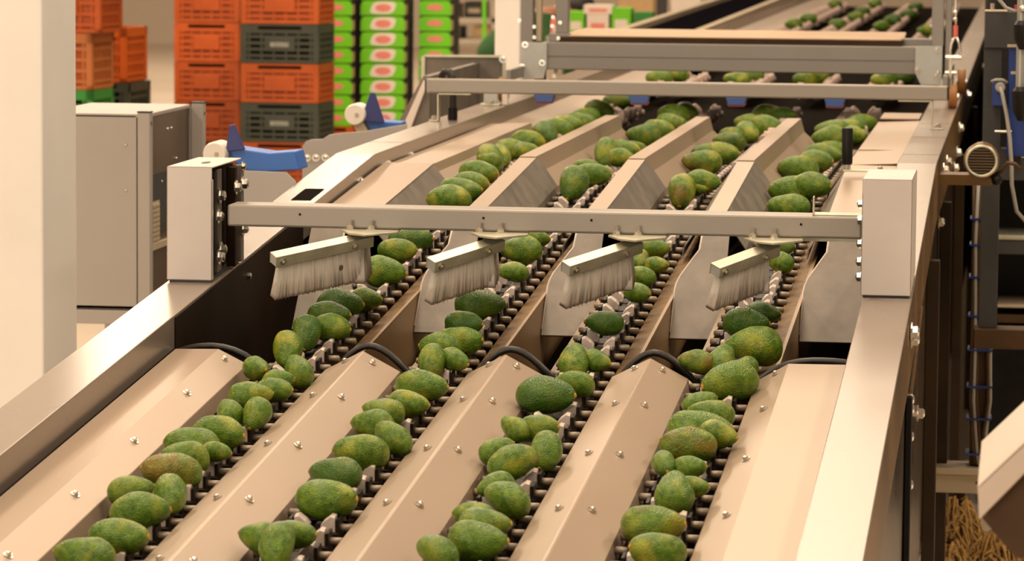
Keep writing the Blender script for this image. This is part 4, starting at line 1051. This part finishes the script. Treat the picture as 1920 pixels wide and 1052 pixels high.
def crate(dims, colour, label, loc, rz, group):
    key = (dims, colour)
    if key not in CR:
        bo, s, p, q = crate_parts(*dims)
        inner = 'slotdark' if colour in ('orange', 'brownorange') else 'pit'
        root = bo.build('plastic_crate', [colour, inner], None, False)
        s.build('hand_slot', 'pit', root)
        pp = p.build('front_panel', colour, root, False, 0.003)
        q.build('moulded_mark', 'cratelabel' if colour == 'darkcrate' else colour, pp)
        CR[key] = root; o = root
    else:
        o = copy_tree(CR[key])
    o.location = loc; o.rotation_euler = (0, 0, rz)
    cv = random.Random(label).random()
    for q_ in [o] + list(o.children) + [g_ for c_ in o.children for g_ in c_.children]: q_.color = (cv, cv, cv, 1)
    return tag(o, label, 'crate', group)
def pallet(x, y, wd, dp, h, label, rz=0):
    t = thing('pallet', label, 'pallet', (x, y, 0), rz)
    for k in range(5):
        MB().box((-wd / 2, -dp / 2 + k * dp / 5 + 0.01, h - 0.022), (wd / 2, -dp / 2 + (k + 1) * dp / 5 - 0.01, h)).build('deck_board', 'kraft', t)
    for k in (-1, 0, 1):
        MB().box((k * (wd / 2 - 0.05) - 0.05, -dp / 2, 0), (k * (wd / 2 - 0.05) + 0.05, dp / 2, h - 0.022)).build('stringer', 'kraft', t)
# middle stack, two columns
pallet(-4.99, 22.22, 0.42, 0.44, 0.154, 'wooden pallet below the narrower orange crate stack')
zc = 0.154
nmA = ['lowest orange crate of the narrow all-orange stack', 'second orange crate up in the narrow all-orange stack', 'third orange crate up in the narrow all-orange stack', 'fourth orange crate up in the narrow all-orange stack',
       'orange crate of the narrow stack, level with the cabinet post top', 'orange crate of the narrow stack, level with the upper dark green crate', 'orange crate topmost in view of the narrow all-orange stack']
for k in range(7):
    crate((0.408, 0.40, 0.236), 'orange', nmA[k], (-4.99, 22.22, zc + k * 0.240), 0.0, 'crates of the narrow orange stack'); 
pallet(-4.42, 21.72, 0.50, 0.42, 0.190, 'wooden pallet below the mixed orange and dark green crate stack')
cols = ['orange', 'orange', 'orange', 'darkcrate', 'orange', 'darkcrate', 'orange']
nmB = ['lowest orange crate of the mixed stack', 'second orange crate up in the mixed stack', 'orange crate under the lower dark green crate', 'lower dark green crate of the mixed stack', 'orange crate between the two dark green crates', 'upper dark green crate of the mixed stack', 'orange crate on top of the upper dark green crate']
for k in range(7):
    crate((0.478, 0.40, 0.232), cols[k], nmB[k], (-4.42, 21.72, 0.190 + k * 0.236), -0.05, 'crates of the mixed stack')
# far left stack, turned so that two sides show
crz = -0.07
colsA = ['darkcrate', 'darkcrate', 'darkcrate', 'greencrate', 'brownorange', 'orange']
nmC = ['lowest dark crate of the far left stack', 'second dark crate up in the far left stack', 'dark crate under the bright green crate', 'bright green crate under the faded brown one by the pillar', 'faded brown-orange crate beside the cream pillar', 'orange crate topmost in view beside the cream pillar']
for k in range(6):
    crate((0.44, 0.40, 0.314), colsA[k], nmC[k], (-5.392 + (0.05 if k == 5 else 0), 20.2, k * 0.318), crz, 'crates of the far left stack')
colsD = ['darkcrate', 'darkcrate', 'darkcrate', 'darkcrate', 'orange']
nmD = ['lowest dark crate behind the far left stack', 'second dark crate up behind the far left stack', 'third dark crate up behind the far left stack', 'dark grey-green crate under the tall orange one near the cabinet', 'tall orange crate right of the faded brown crate']
for k in range(5):
    h = 0.320
    crate((0.34, 0.42, 0.316), colsD[k], nmD[k], (-5.335 + (0.02 if k < 4 else 0.0), 20.95, k * h), crz, 'crates behind the far left stack')

# ------------------------------------------------------------------ lime green fruit cartons on orange crates
def carton_parts(wd, wide):
    H = 0.096; D = 0.36
    b = MB()
    # tray with raised corners and a dark box painting the shaded gaps
    prof = [(-wd / 2, 0), (wd / 2, 0), (wd / 2, H * 0.62), (wd / 2 - 0.012, H * 0.92), (wd / 2 - 0.035, H * 0.97), (-wd / 2 + 0.035, H * 0.97), (-wd / 2 + 0.012, H * 0.92), (-wd / 2, H * 0.62)]
    b.prism(prof, lambda a, z: (a, -D / 2, z), lambda a, z: (a, -D / 2 + 0.01, z), 0)
    b.box((-wd / 2 + 0.004, -D / 2 + 0.01, 0.0), (wd / 2 - 0.004, D / 2, H * 1.02), 1)
    b.box((wd / 2 - 0.004, -D / 2 + 0.012, 0.006), (wd / 2, -D / 2 + 0.10, H * 0.70), 2)
    lab = None
    e = MB()
    def ell(cx, cz, rx, rz_, sk, y, p=2.0, n=28):
        pts = []
        for k in range(n):
            a = 2 * math.pi * k / n
            c, s = math.cos(a), math.sin(a)
            x = rx * math.copysign(abs(c) ** (2 / p), c); z = rz_ * math.copysign(abs(s) ** (2 / p), s)
            pts.append((cx + x + sk * z, cz + z))
        m = MB(); m.prism(pts, lambda a, z: (a, y - 0.0012, z), lambda a, z: (a, y + 0.001, z)); return m
    if wide:
        lab = ell(0.003, H * 0.50, 0.078, 0.040, 0.35, -D / 2 - 0.001, 3.5)
        ov = ell(0.003, H * 0.50, 0.050, 0.024, 0.0, -D / 2 - 0.003, 2.2)
    else:
        ov = ell(0.0, H * 0.52, wd * 0.24, 0.020, 0.0, -D / 2 - 0.001, 2.2)
    return b, lab, ov
CT = {}
def carton(kind, label, loc, group):
    if kind not in CT:
        b, lab, ov = carton_parts(0.286 if kind == 'wide' else 0.21, kind == 'wide')
        root = b.build('fruit_carton', ['lime', 'boxdark', 'kraft'], None)
        if lab:
            l_ = lab.build('white_label', 'white', root); ov.build('pink_oval', 'pink', l_)
        else:
            ov.build('pink_oval', 'pink', root)
        CT[kind] = root; o = root
    else: o = copy_tree(CT[kind])
    o.location = loc
    return tag(o, label, 'carton', group)
RN = ['bottom', 'second from bottom', 'third from bottom', 'fourth from bottom', 'fifth from bottom', 'sixth from bottom', 'seventh from bottom', 'eighth from bottom', 'ninth from bottom']
for (kind, x, y, desc) in (('small', -4.355, 23.1, 'left carton stack behind the mixed crates'), ('wide', -4.070, 23.2, 'middle stack of white-labelled cartons'), ('small', -3.757, 23.35, 'right carton stack behind the hopper')):
    for k in range(9):
        carton(kind, 'lime green fruit carton, %s in the %s' % (RN[k], desc), (x, y, 0.916 + k * 0.1005), 'cartons of the ' + desc)
    for k in range(4):
        crate((0.29 if kind == 'wide' else 0.24, 0.36, 0.225), 'orange', 'small orange crate, %s below the %s' % (('lowest', 'second', 'third', 'uppermost')[k], desc), (x, y, k * 0.229), 0, 'orange crates under the ' + desc)

# ------------------------------------------------------------------ worker bending over, far behind
pw = thing('person', 'worker in dark green overalls and black cap bending forward behind the frame', 'person', (0, 0, 0))
def skin(name, verts, edges, radii, m, parent, root=0, sub=2):
    me = bpy.data.meshes.new(name); me.from_pydata(verts, edges, []); me.materials.append(M[m])
    o = bpy.data.objects.new(name, me); COL.objects.link(o); o.parent = parent
    o.modifiers.new('skin', 'SKIN').use_smooth_shade = True
    for i, sv in enumerate(me.skin_vertices[0].data):
        rr_ = radii[i]; sv.radius = rr_ if isinstance(rr_, tuple) else (rr_, rr_)
        sv.use_root = (i == root)
    s = o.modifiers.new('sub', 'SUBSURF'); s.levels = sub; s.render_levels = sub
    return o
PX, PY = -4.47, 30.0
V = [(PX, PY, 1.00), (PX + 0.16, PY, 1.16), (PX + 0.38, PY, 1.32), (PX + 0.58, PY, 1.42), (PX + 0.70, PY, 1.46), (PX + 0.79, PY, 1.475), (PX + 0.87, PY, 1.455),
     (PX, PY - 0.11, 0.93), (PX - 0.02, PY - 0.12, 0.50), (PX - 0.06, PY - 0.12, 0.09), (PX + 0.10, PY - 0.13, 0.05),
     (PX, PY + 0.11, 0.93), (PX - 0.02, PY + 0.12, 0.50), (PX - 0.06, PY + 0.12, 0.09), (PX + 0.10, PY + 0.13, 0.05),
     (PX + 0.56, PY - 0.19, 1.40), (PX + 0.60, PY - 0.22, 1.12), (PX + 0.74, PY - 0.20, 0.92), (PX + 0.80, PY - 0.20, 0.86),
     (PX + 0.56, PY + 0.19, 1.40), (PX + 0.60, PY + 0.22, 1.12), (PX + 0.74, PY + 0.20, 0.92), (PX + 0.80, PY + 0.20, 0.86)]
E_ = [(0, 1), (1, 2), (2, 3), (3, 4), (4, 5), (5, 6), (0, 7), (7, 8), (8, 9), (9, 10), (0, 11), (11, 12), (12, 13), (13, 14), (3, 15), (15, 16), (16, 17), (17, 18), (3, 19), (19, 20), (20, 21), (21, 22)]
R_ = [0.14, 0.13, 0.15, 0.13, 0.055, 0.095, 0.085, 0.085, 0.06, 0.042, 0.04, 0.085, 0.06, 0.042, 0.04, 0.06, 0.046, 0.036, 0.03, 0.06, 0.046, 0.036, 0.03]
skin('body', V, E_, R_, 'skin', pw)
jv = [V[i] for i in (0, 1, 2, 3, 15, 16, 17, 19, 20, 21)]
skin('jacket', jv, [(0, 1), (1, 2), (2, 3), (3, 4), (4, 5), (5, 6), (3, 7), (7, 8), (8, 9)], [0.17, 0.17, 0.19, 0.165, 0.085, 0.065, 0.055, 0.085, 0.065, 0.055], 'cloth', pw)
tv = [V[i] for i in (0, 7, 8, 9, 11, 12, 13)]
skin('trousers', tv, [(0, 1), (1, 2), (2, 3), (0, 4), (4, 5), (5, 6)], [0.165, 0.11, 0.085, 0.065, 0.11, 0.085, 0.065], 'trousers', pw)
MB().tube([(PX + 0.62, PY, 1.36), (PX + 0.66, PY, 1.44), (PX + 0.69, PY, 1.49)], [0.12, 0.095, 0.075], 14).build('collar', 'mint', pw, True)
MB().ball((PX + 0.825, PY + 0.005, 1.515), 0.112, 14, 9, 0, (1.05, 0.95, 0.80)).build('cap', 'hair', pw, True)
MB().ball((PX + 0.955, PY, 1.50), 0.07, 10, 6, 0, (1.1, 1.0, 0.22)).build('cap_peak', 'hair', pw, True)
MB().ball((PX + 0.925, PY, 1.415), 0.020, 8, 6, 0, (1.0, 0.8, 1.3)).build('nose', 'skin', pw, True)
MB().ball((PX + 0.79, PY - 0.098, 1.45), 0.026, 8, 6, 0, (0.9, 0.4, 1.3)).build('ear', 'skin', pw, True)
for s in (-1, 1):
    for k in range(4):
        MB().tube([(PX + 0.81, PY + s * (0.185 + 0.012 * k), 0.86), (PX + 0.84, PY + s * (0.185 + 0.012 * k), 0.815), (PX + 0.84, PY + s * (0.183 + 0.012 * k), 0.785 + 0.006 * abs(k - 1))], [0.011, 0.010, 0.008], 8).build('finger', 'skin', pw, True)
    MB().tube([(PX + 0.79, PY + s * 0.18, 0.87), (PX + 0.77, PY + s * 0.165, 0.83), (PX + 0.785, PY + s * 0.16, 0.80)], [0.012, 0.011, 0.009], 8).build('thumb', 'skin', pw, True)
# a low work table with cartons in front of the worker
t = thing('work_table', 'low pale table behind the frame carrying mixed cartons', 'table', (-3.30, 28.2, 0))
MB().box((-0.36, -0.3, 1.29), (0.62, 0.3, 1.33)).build('table_top', 'shelfgrey', t, False, 0.004)
for (x, y) in ((-0.32, -0.26), (0.58, -0.26), (-0.32, 0.26), (0.58, 0.26)):
    MB().box((x - 0.02, y - 0.02, 0), (x + 0.02, y + 0.02, 1.29)).build('leg', 'shelfgrey', t)
for n, (x, z, w_, h_, m_, lab) in enumerate([(-3.585, 1.331, 0.10, 0.13, 'pink', 'pink and white packet left on the pale work table'), (-3.44, 1.331, 0.13, 0.19, 'lime', 'lime green carton on the work table beside the packet'), (-3.27, 1.331, 0.17, 0.17, 'white', 'white carton on the work table between green ones'), (-3.09, 1.331, 0.15, 0.22, 'lime', 'lime green carton in the middle of the work table'), (-2.92, 1.331, 0.14, 0.19, 'greencrate', 'darker green carton at the right of the work table'), (-3.27, 1.502, 0.22, 0.07, 'white', 'white lid lying on the white carton on the work table')]):
    b = MB(); b.box((-w_ / 2, -0.12, 0), (w_ / 2, 0.12, h_))
    o = b.build('carton', m_, None, False, 0.004, (x, 28.1, z)); tag(o, lab, 'carton', 'cartons on the work table')
    MB().box((-w_ * 0.32, -0.1215, h_ * 0.25), (w_ * 0.32, -0.1195, h_ * 0.6)).build('label_patch', 'white' if m_ != 'white' else 'pink', o)
o = MB().box((-0.16, -0.15, 0), (0.16, 0.15, 0.36)).build('cardboard_box', 'kraft', None, False, 0.004, (-3.60, 34.0, 1.30)); tag(o, 'plain brown cardboard box on a grey stand at the back', 'box')
MB().box((-0.161, -0.152, 0.17), (0.161, -0.149, 0.19)).build('tape', 'trough', o)
o = thing('stand', 'grey stand carrying a cardboard box and a white tub at the back', 'stand', (-3.3, 34.0, 0))
MB().box((-0.5, -0.25, 1.26), (0.75, 0.25, 1.30)).build('top', 'shelfgrey', o)
for x in (-0.46, 0.71): MB().box((x - 0.03, -0.2, 0), (x + 0.03, 0.2, 1.26)).build('leg', 'shelfgrey', o)
o = MB().prism([(-0.13, 0), (0.13, 0), (0.15, 0.3), (-0.15, 0.3)], lambda a, z: (a, -0.12, z), lambda a, z: (a, 0.12, z)).build('white_tub', 'white', None, False, 0.006, (-3.14, 34.0, 1.30)); tag(o, 'white plastic tub beside the cardboard box at the back', 'tub')
MB().box((-0.155, -0.125, 0.29), (0.155, 0.125, 0.305)).build('rim', 'whiteplastic', o)
o = MB().box((-0.035, -0.035, 0), (0.035, 0.035, 4.0)).build('steel_post', 'steelgrey', None, False, 0.004, (-2.58, 26.0, 0)); tag(o, 'thin dark grey steel post far behind the tan board', 'post')
MB().box((-0.09, -0.09, 0), (0.09, 0.09, 0.015)).build('foot_plate', 'steelgrey', o)

# shelving rack far behind
t = thing('shelving_rack', 'beige shelving rack far behind, left of the second cream pillar', 'rack', (-6.08, 40.0, 0))
for x in (-0.42, -0.12, 0.30): MB().box((x - 0.03, -0.3, 0), (x + 0.03, -0.24, 2.4)).build('upright', 'shelfgrey', t)
for z in (0.45, 0.83, 1.06, 1.32, 1.75): MB().box((-0.45, -0.3, z), (0.33, 0.3, z + 0.05)).build('shelf', 'shelfgrey', t)
for (x, z, w_, h_, m_, lab) in ((-6.28, 0.88, 0.24, 0.13, 'steelgrey', 'dark box on the lower shelf of the far rack'), (-6.02, 1.11, 0.22, 0.17, 'steelgrey', 'dark box on the middle shelf of the far rack'), (-6.30, 1.11, 0.20, 0.15, 'kraft', 'brown box on the middle shelf of the far rack'), (-5.93, 0.88, 0.20, 0.14, 'kraft', 'brown box on the lower shelf of the far rack')):
    o = MB().box((-w_ / 2, -0.2, 0), (w_ / 2, 0.2, h_)).build('storage_box', m_, None, False, 0.005, (x, 40.0, z)); tag(o, lab, 'box', 'boxes on the far rack')
    MB().box((-w_ * 0.3, -0.202, h_ * 0.3), (w_ * 0.3, -0.199, h_ * 0.6)).build('label_patch', 'trough', o)
o = MB().box((-0.02, -0.02, 0), (0.02, 0.02, 1.6)).build('lime_strap', 'lime', None, False, 0, (-5.86, 39.5, 0)); tag(o, 'upright lime green strip in front of the far rack', 'strip')
# black belt conveyor running beside the far part of the machine
t = thing('belt_conveyor', 'black belt conveyor with tan edge rails beside the far lanes', 'belt conveyor', (0, 0, 0))
b = MB(); b.sheet([(-2.26, 0.0), (-1.92, 0.0)], [19.0, 32.0], lambda y: 1.585 + 0.004 * (y - 19), 0.03); b.build('belt', 'beltblack', t)
for (x0, x1, dz) in ((-2.33, -2.27, 0.03), (-1.91, -1.86, 0.02)):
    b = MB(); b.sheet([(x0, -dz), (x1, -dz)], [19.0, 32.0], lambda y: 1.585 + 0.004 * (y - 19), 0.14); b.build('edge_rail', 'trough', t)
for y in (20.0, 25.0, 30.0):
    for x in (-2.32, -1.96): MB().box((x, y, 0), (x + 0.05, y + 0.06, 1.55)).build('leg', 'steelgrey', t)
b = MB(); b.sheet([(-1.60, -0.05), (-1.60 + 0.0, 0.1)], [19, 20], lambda y: ZF, 0.001)

# ------------------------------------------------------------------ right side: neighbouring machine
t = thing('machine_housing', 'dark machine housing with pale shelf edges right of the conveyor', 'machine', (0, 0, 0))
MB().box((-0.165, 14.3, 0.05), (2.6, 34.0, 2.65)).build('body', 'steelgrey', t, False, 0.01)  # dark block added to give darkness behind the shelf edges
for (z, h, m_) in ((1.385, 0.016, 'galv'), (1.30, 0.08, 'steelgrey'), (1.075, 0.016, 'galv'), (1.02, 0.05, 'steelgrey'), (0.818, 0.010, 'trough'), (0.76, 0.03, 'browncable'), (0.68, 0.03, 'browncable')):
    MB().box((-0.150 if z > 1.0 else -0.09, 13.86, z), (1.2, 14.2, z + h)).build('shelf_edge', m_, t, False, 0.002)
MB().box((-0.12, 14.2, 0.05), (1.2, 14.31, 2.2)).build('dark_back', 'blackplastic', t)
for x in (1.15,): MB().box((x, 13.9, 0), (x + 0.06, 14.3, 2.4)).build('upright', 'steelgrey', t)
MB().box((-0.12, 13.9, 2.66), (2.6, 34.0, 2.75)).build('added_shade_slab', 'steelgrey', t)  # unseen slab added to keep overhead light off the right side
t = thing('steel_column', 'dark grey steel column with a wide head right of the rail', 'column', (0, 0, 0))
MB().box((-0.126, 11.0, 1.06), (-0.072, 11.07, 1.915)).build('shaft', 'steelgrey', t, False, 0.002)
MB().box((-0.126, 10.99, 1.900), (-0.020, 11.08, 2.008)).build('head', 'steelgrey', t, False, 0.002)
MB().box((-0.127, 10.988, 2.008), (-0.060, 11.08, 2.012)).build('cap', 'trough', t)
MB().cyl((-0.105, 11.03, 2.012), (-0.105, 11.03, 2.032), 0.006, 10).build('stud', 'bolt', t)
MB().box((-0.140, 10.98, 1.00), (0.60, 11.09, 1.06)).build('base_arm', 'browncable', t, False, 0.003)
for _lx in (0.10, 0.52): MB().box((_lx, 11.0, 0), (_lx + 0.06, 11.07, 1.0)).build('leg', 'steelgrey', t)
t = thing('junction_box', 'small blue connector box with grey gland on the steel column', 'connector', (0, 0, 0))
MB().box((-0.100, 10.945, 1.730), (-0.060, 10.998, 1.800)).build('box', 'deepblue', t, False, 0.003)
MB().tube([(-0.102, 10.95, 1.802), (-0.09, 10.945, 1.808), (-0.07, 10.945, 1.808), (-0.055, 10.95, 1.800)], 0.005, 8).build('clip', 'cable', t, True)
MB().tube([(-0.076, 10.945, 1.786), (-0.076, 10.925, 1.786)], [0.016, 0.013], 14).build('gland', 'cable', t, 'auto')
MB().tube([(-0.076, 10.925, 1.786), (-0.070, 10.915, 1.770), (-0.056, 10.91, 1.71), (-0.045, 10.905, 1.64), (-0.038, 10.905, 1.56), (-0.036, 10.905, 1.50), (-0.02, 10.92, 1.42), (0.03, 10.98, 1.36)], 0.0060, 10).build('cable', 'cable', t, True)
t = thing('air_cylinder', 'grey pneumatic cylinder between black end caps on a blue body', 'cylinder', (0, 0, 0))
MB().box((-0.054, 10.96, 1.58), (0.03, 11.06, 1.90)).build('body', 'deepblue', t, False, 0.004)
MB().cyl((-0.018, 10.92, 1.78), (-0.018, 10.92, 2.06), 0.0135, 16).build('barrel', 'tube', t, 'auto')
for (z0_, z1_) in ((1.985, 1.90), (1.79, 1.69)):
    MB().tube([(-0.012, 10.90, z0_), (-0.012, 10.90, z0_ - 0.012), (-0.012, 10.90, z1_ + 0.03), (-0.012, 10.90, z1_)], [0.022, 0.030, 0.027, 0.012], 18).build('end_cap', 'blackplastic', t, 'auto')
MB().box((-0.058, 10.94, 1.905), (-0.025, 10.958, 1.913)).build('clip', 'trough', t)
MB().box((-0.046, 10.93, 1.826), (0.0, 10.94, 1.834)).build('clip', 'trough', t)
MB().cyl((-0.09, 10.95, 1.655), (-0.04, 10.95, 1.655), 0.005, 10).build('pin', 'bolt', t)
MB().ball((-0.014, 10.90, 2.02), 0.012, 10, 8).build('fitting', 'bolt', t, True)
MB().box((-0.04, 10.93, 2.015), (-0.024, 10.95, 2.03)).build('red_tag', 'red', t)
MB().box((-0.073, 11.0, 1.52), (-0.01, 11.05, 1.60)).build('mount', 'steelgrey', t)
t = thing('loop_cable', 'pale cable looping over the top of the steel column', 'cable')
MB().tube([(-0.100, 10.93, 2.075), (-0.085, 10.93, 2.045), (-0.065, 10.93, 2.022), (-0.040, 10.93, 2.012), (-0.012, 10.93, 2.014)], 0.0055, 8).build('cable', 'cable', t, True)
# fan-cooled motor
t = thing('electric_motor', 'round fan-cooled motor with slotted cover beside the right rail', 'motor', (0, 0, 0))
cx, cz, my = -0.123, 1.589, 10.60
MB().tube([(cx, my, cz), (cx, my + 0.004, cz), (cx, my + 0.03, cz), (cx, my + 0.05, cz)], [0.044, 0.050, 0.052, 0.050], 32).build('fan_cover', 'bronze', t, 'auto')
g = MB(); g.cyl((cx, my - 0.002, cz), (cx, my + 0.001, cz), 0.040, 32)
g.build('grille', 'blackplastic', t)
rg = MB()
pts = []
rg.tube([(cx + 0.043 * math.cos(2 * math.pi * k / 36), my - 0.001, cz + 0.043 * math.sin(2 * math.pi * k / 36)) for k in range(37)], 0.0045, 8, 0, False)
rg.build('bright_ring', 'galv', t, True)
sl_ = MB()
for k in range(-4, 5):
    z = cz + k * 0.0082; hw = math.sqrt(max(1e-6, 0.038 ** 2 - (k * 0.0082) ** 2))
    sl_.box((cx - hw, my - 0.0036, z - 0.0012), (cx + hw, my - 0.0015, z + 0.0012))
sl_.build('slats', 'bronze', t)
mb = MB(); mb.cyl((cx, my + 0.05, cz), (cx, my + 0.20, cz), 0.044, 24)
for k in range(20):
    a = 2 * math.pi * k / 20
    mb.bar((cx + 0.0425 * math.cos(a), my + 0.05, cz + 0.0425 * math.sin(a)), (cx + 0.0425 * math.cos(a), my + 0.20, cz + 0.0425 * math.sin(a)), 0.004, 0.004)
mb.build('finned_body', 'bronze', t)
MB().box((cx - 0.13, my + 0.06, cz - 0.075), (cx + 0.03, my + 0.18, cz - 0.045)).build('foot', 'bronze', t)
MB().tube([(cx + 0.03, my + 0.06, cz - 0.05), (cx + 0.06, my + 0.03, cz - 0.03), (cx + 0.075, my + 0.02, cz - 0.005), (cx + 0.095, my + 0.02, cz - 0.008), (cx + 0.11, my + 0.03, cz - 0.02)], 0.006, 8).build('lead', 'browncable', t, True)
MB().ball((cx + 0.045, my + 0.02, cz - 0.055), 0.016, 10, 8).build('gland', 'blackplastic', t, True)
# cable duct post with tied cables
t = thing('cable_post', 'dark brown upright post with cables tied along it', 'cable post', (0, 0, 0))
MB().box((-0.150, 11.32, 0.596), (-0.095, 11.38, 1.48)).build('post', 'browncable', t, False, 0.002)
rnd = random.Random(5)
for k, x in enumerate((-0.152, -0.141, -0.131, -0.098, -0.090)):
    p = [(x + rnd.uniform(-0.003, 0.003), 11.305 - 0.004 * (k % 2), z) for z in (1.47, 1.3, 1.12, 0.95, 0.8)] + [(x + (0.010 if k < 3 else -0.01), 11.30, 0.70), (x + (0.02 if k < 3 else 0.0), 11.30, 0.602)]
    MB().tube(p, 0.0058, 8).build('cable', 'cable' if k in (1, 4) else 'browncable', t, True)
for z in (1.36, 1.28, 1.18, 1.06, 0.955, 0.84, 0.74, 0.63):
    MB().box((-0.162, 11.293, z), (-0.084, 11.40, z + 0.006)).build('cable_tie', 'deepblue', t)
# cream trough crossing under the machine
t = thing('cross_trough', 'cream trough crossing under the right side of the machine', 'trough', (0, 0, 0))
b = MB(); b.box((-0.75, 11.29, 0.516), (-0.112, 11.298, 0.568)); b.box((-0.75, 11.29, 0.512), (-0.112, 11.50, 0.518))
b.build('channel', 'trough', t, False, 0.002)
MB().box((-0.75, 11.265, 0.572), (-0.103, 11.42, 0.594)).build('lip', 'trough', t, False, 0.003)
MB().cyl((-0.122, 11.2895, 0.545), (-0.122, 11.2885, 0.545), 0.006, 12).build('hole', 'blackplastic', t)
for x in (-0.70, -0.36): MB().box((x, 11.35, 0), (x + 0.04, 11.40, 0.51)).build('leg', 'steelgrey', t)
# string mops
def mop(label, cx, cy, r, n, seed, hang):
    t = thing('string_mop', label, 'mop', (cx, cy, 0), 0, 'string mops on the floor')
    rnd = random.Random(seed); b = MB()
    for k in range(n):
        a = rnd.uniform(0, 2 * math.pi); rr_ = r * rnd.uniform(0.5, 1.0)
        top = hang * rnd.uniform(0.75, 1.0)
        p = [Vector((rnd.uniform(-0.03, 0.03), rnd.uniform(-0.03, 0.03), top))]
        for j in range(1, 7):
            u = j / 6
            a2 = a + rnd.uniform(-0.35, 0.35)
            p.append(Vector((math.cos(a2) * rr_ * u ** 0.7, math.sin(a2) * rr_ * u ** 0.7 * 0.8, max(0.006, top * (1 - u ** 1.3) + 0.04 * math.sin(j * 2 + k) * (1 - u)))))
        b.tube(p, 0.0042, 5)
    o = b.build('strings', 'string', t, True); o['kind'] = 'stuff'
    MB().tube([(0, 0, hang * 0.7), (0, 0, hang + 0.02)], [0.03, 0.02], 10).build('clamp', 'darkwall', t, 'auto')
    return t
mop('tan string mop heap below the cream trough', -0.205, 13.1, 0.14, 150, 3, 0.21)
mop('larger tan string mop heap at the lower right corner', -0.035, 12.75, 0.17, 230, 4, 0.17)
mop('low tan string mop heap at the foot of the machine', -0.235, 12.72, 0.13, 150, 9, 0.10)
# pale folded tray close to the camera
t = thing('folded_tray', 'blurred pale folded tray corner close to the camera at right edge', 'tray', (0, 0, 0))
MB().prism([(-0.056, 1.487), (0.012, 1.556), (0.20, 1.745), (0.20, 1.700), (0.009, 1.506), (-0.053, 1.438)], lambda a, z: (a, 5.20, z), lambda a, z: (a, 5.206, z)).build('front_lip', 'foretray', t, False, 0.002)
MB().prism([(-0.056, 1.487), (0.20, 1.745), (0.20, 1.741), (-0.052, 1.487)], lambda a, z: (a, 5.20, z), lambda a, z: (a, 5.65, z)).build('top_sheet', 'foretray', t)
MB().prism([(-0.052, 1.440), (0.20, 1.690), (0.20, 1.38), (0.0, 1.38)], lambda a, z: (a, 5.23, z), lambda a, z: (a, 5.60, z)).build('under_box', 'browncable', t)
MB().box((0.14, 5.3, 0), (0.20, 5.36, 1.40)).build('leg', 'steelgrey', t)
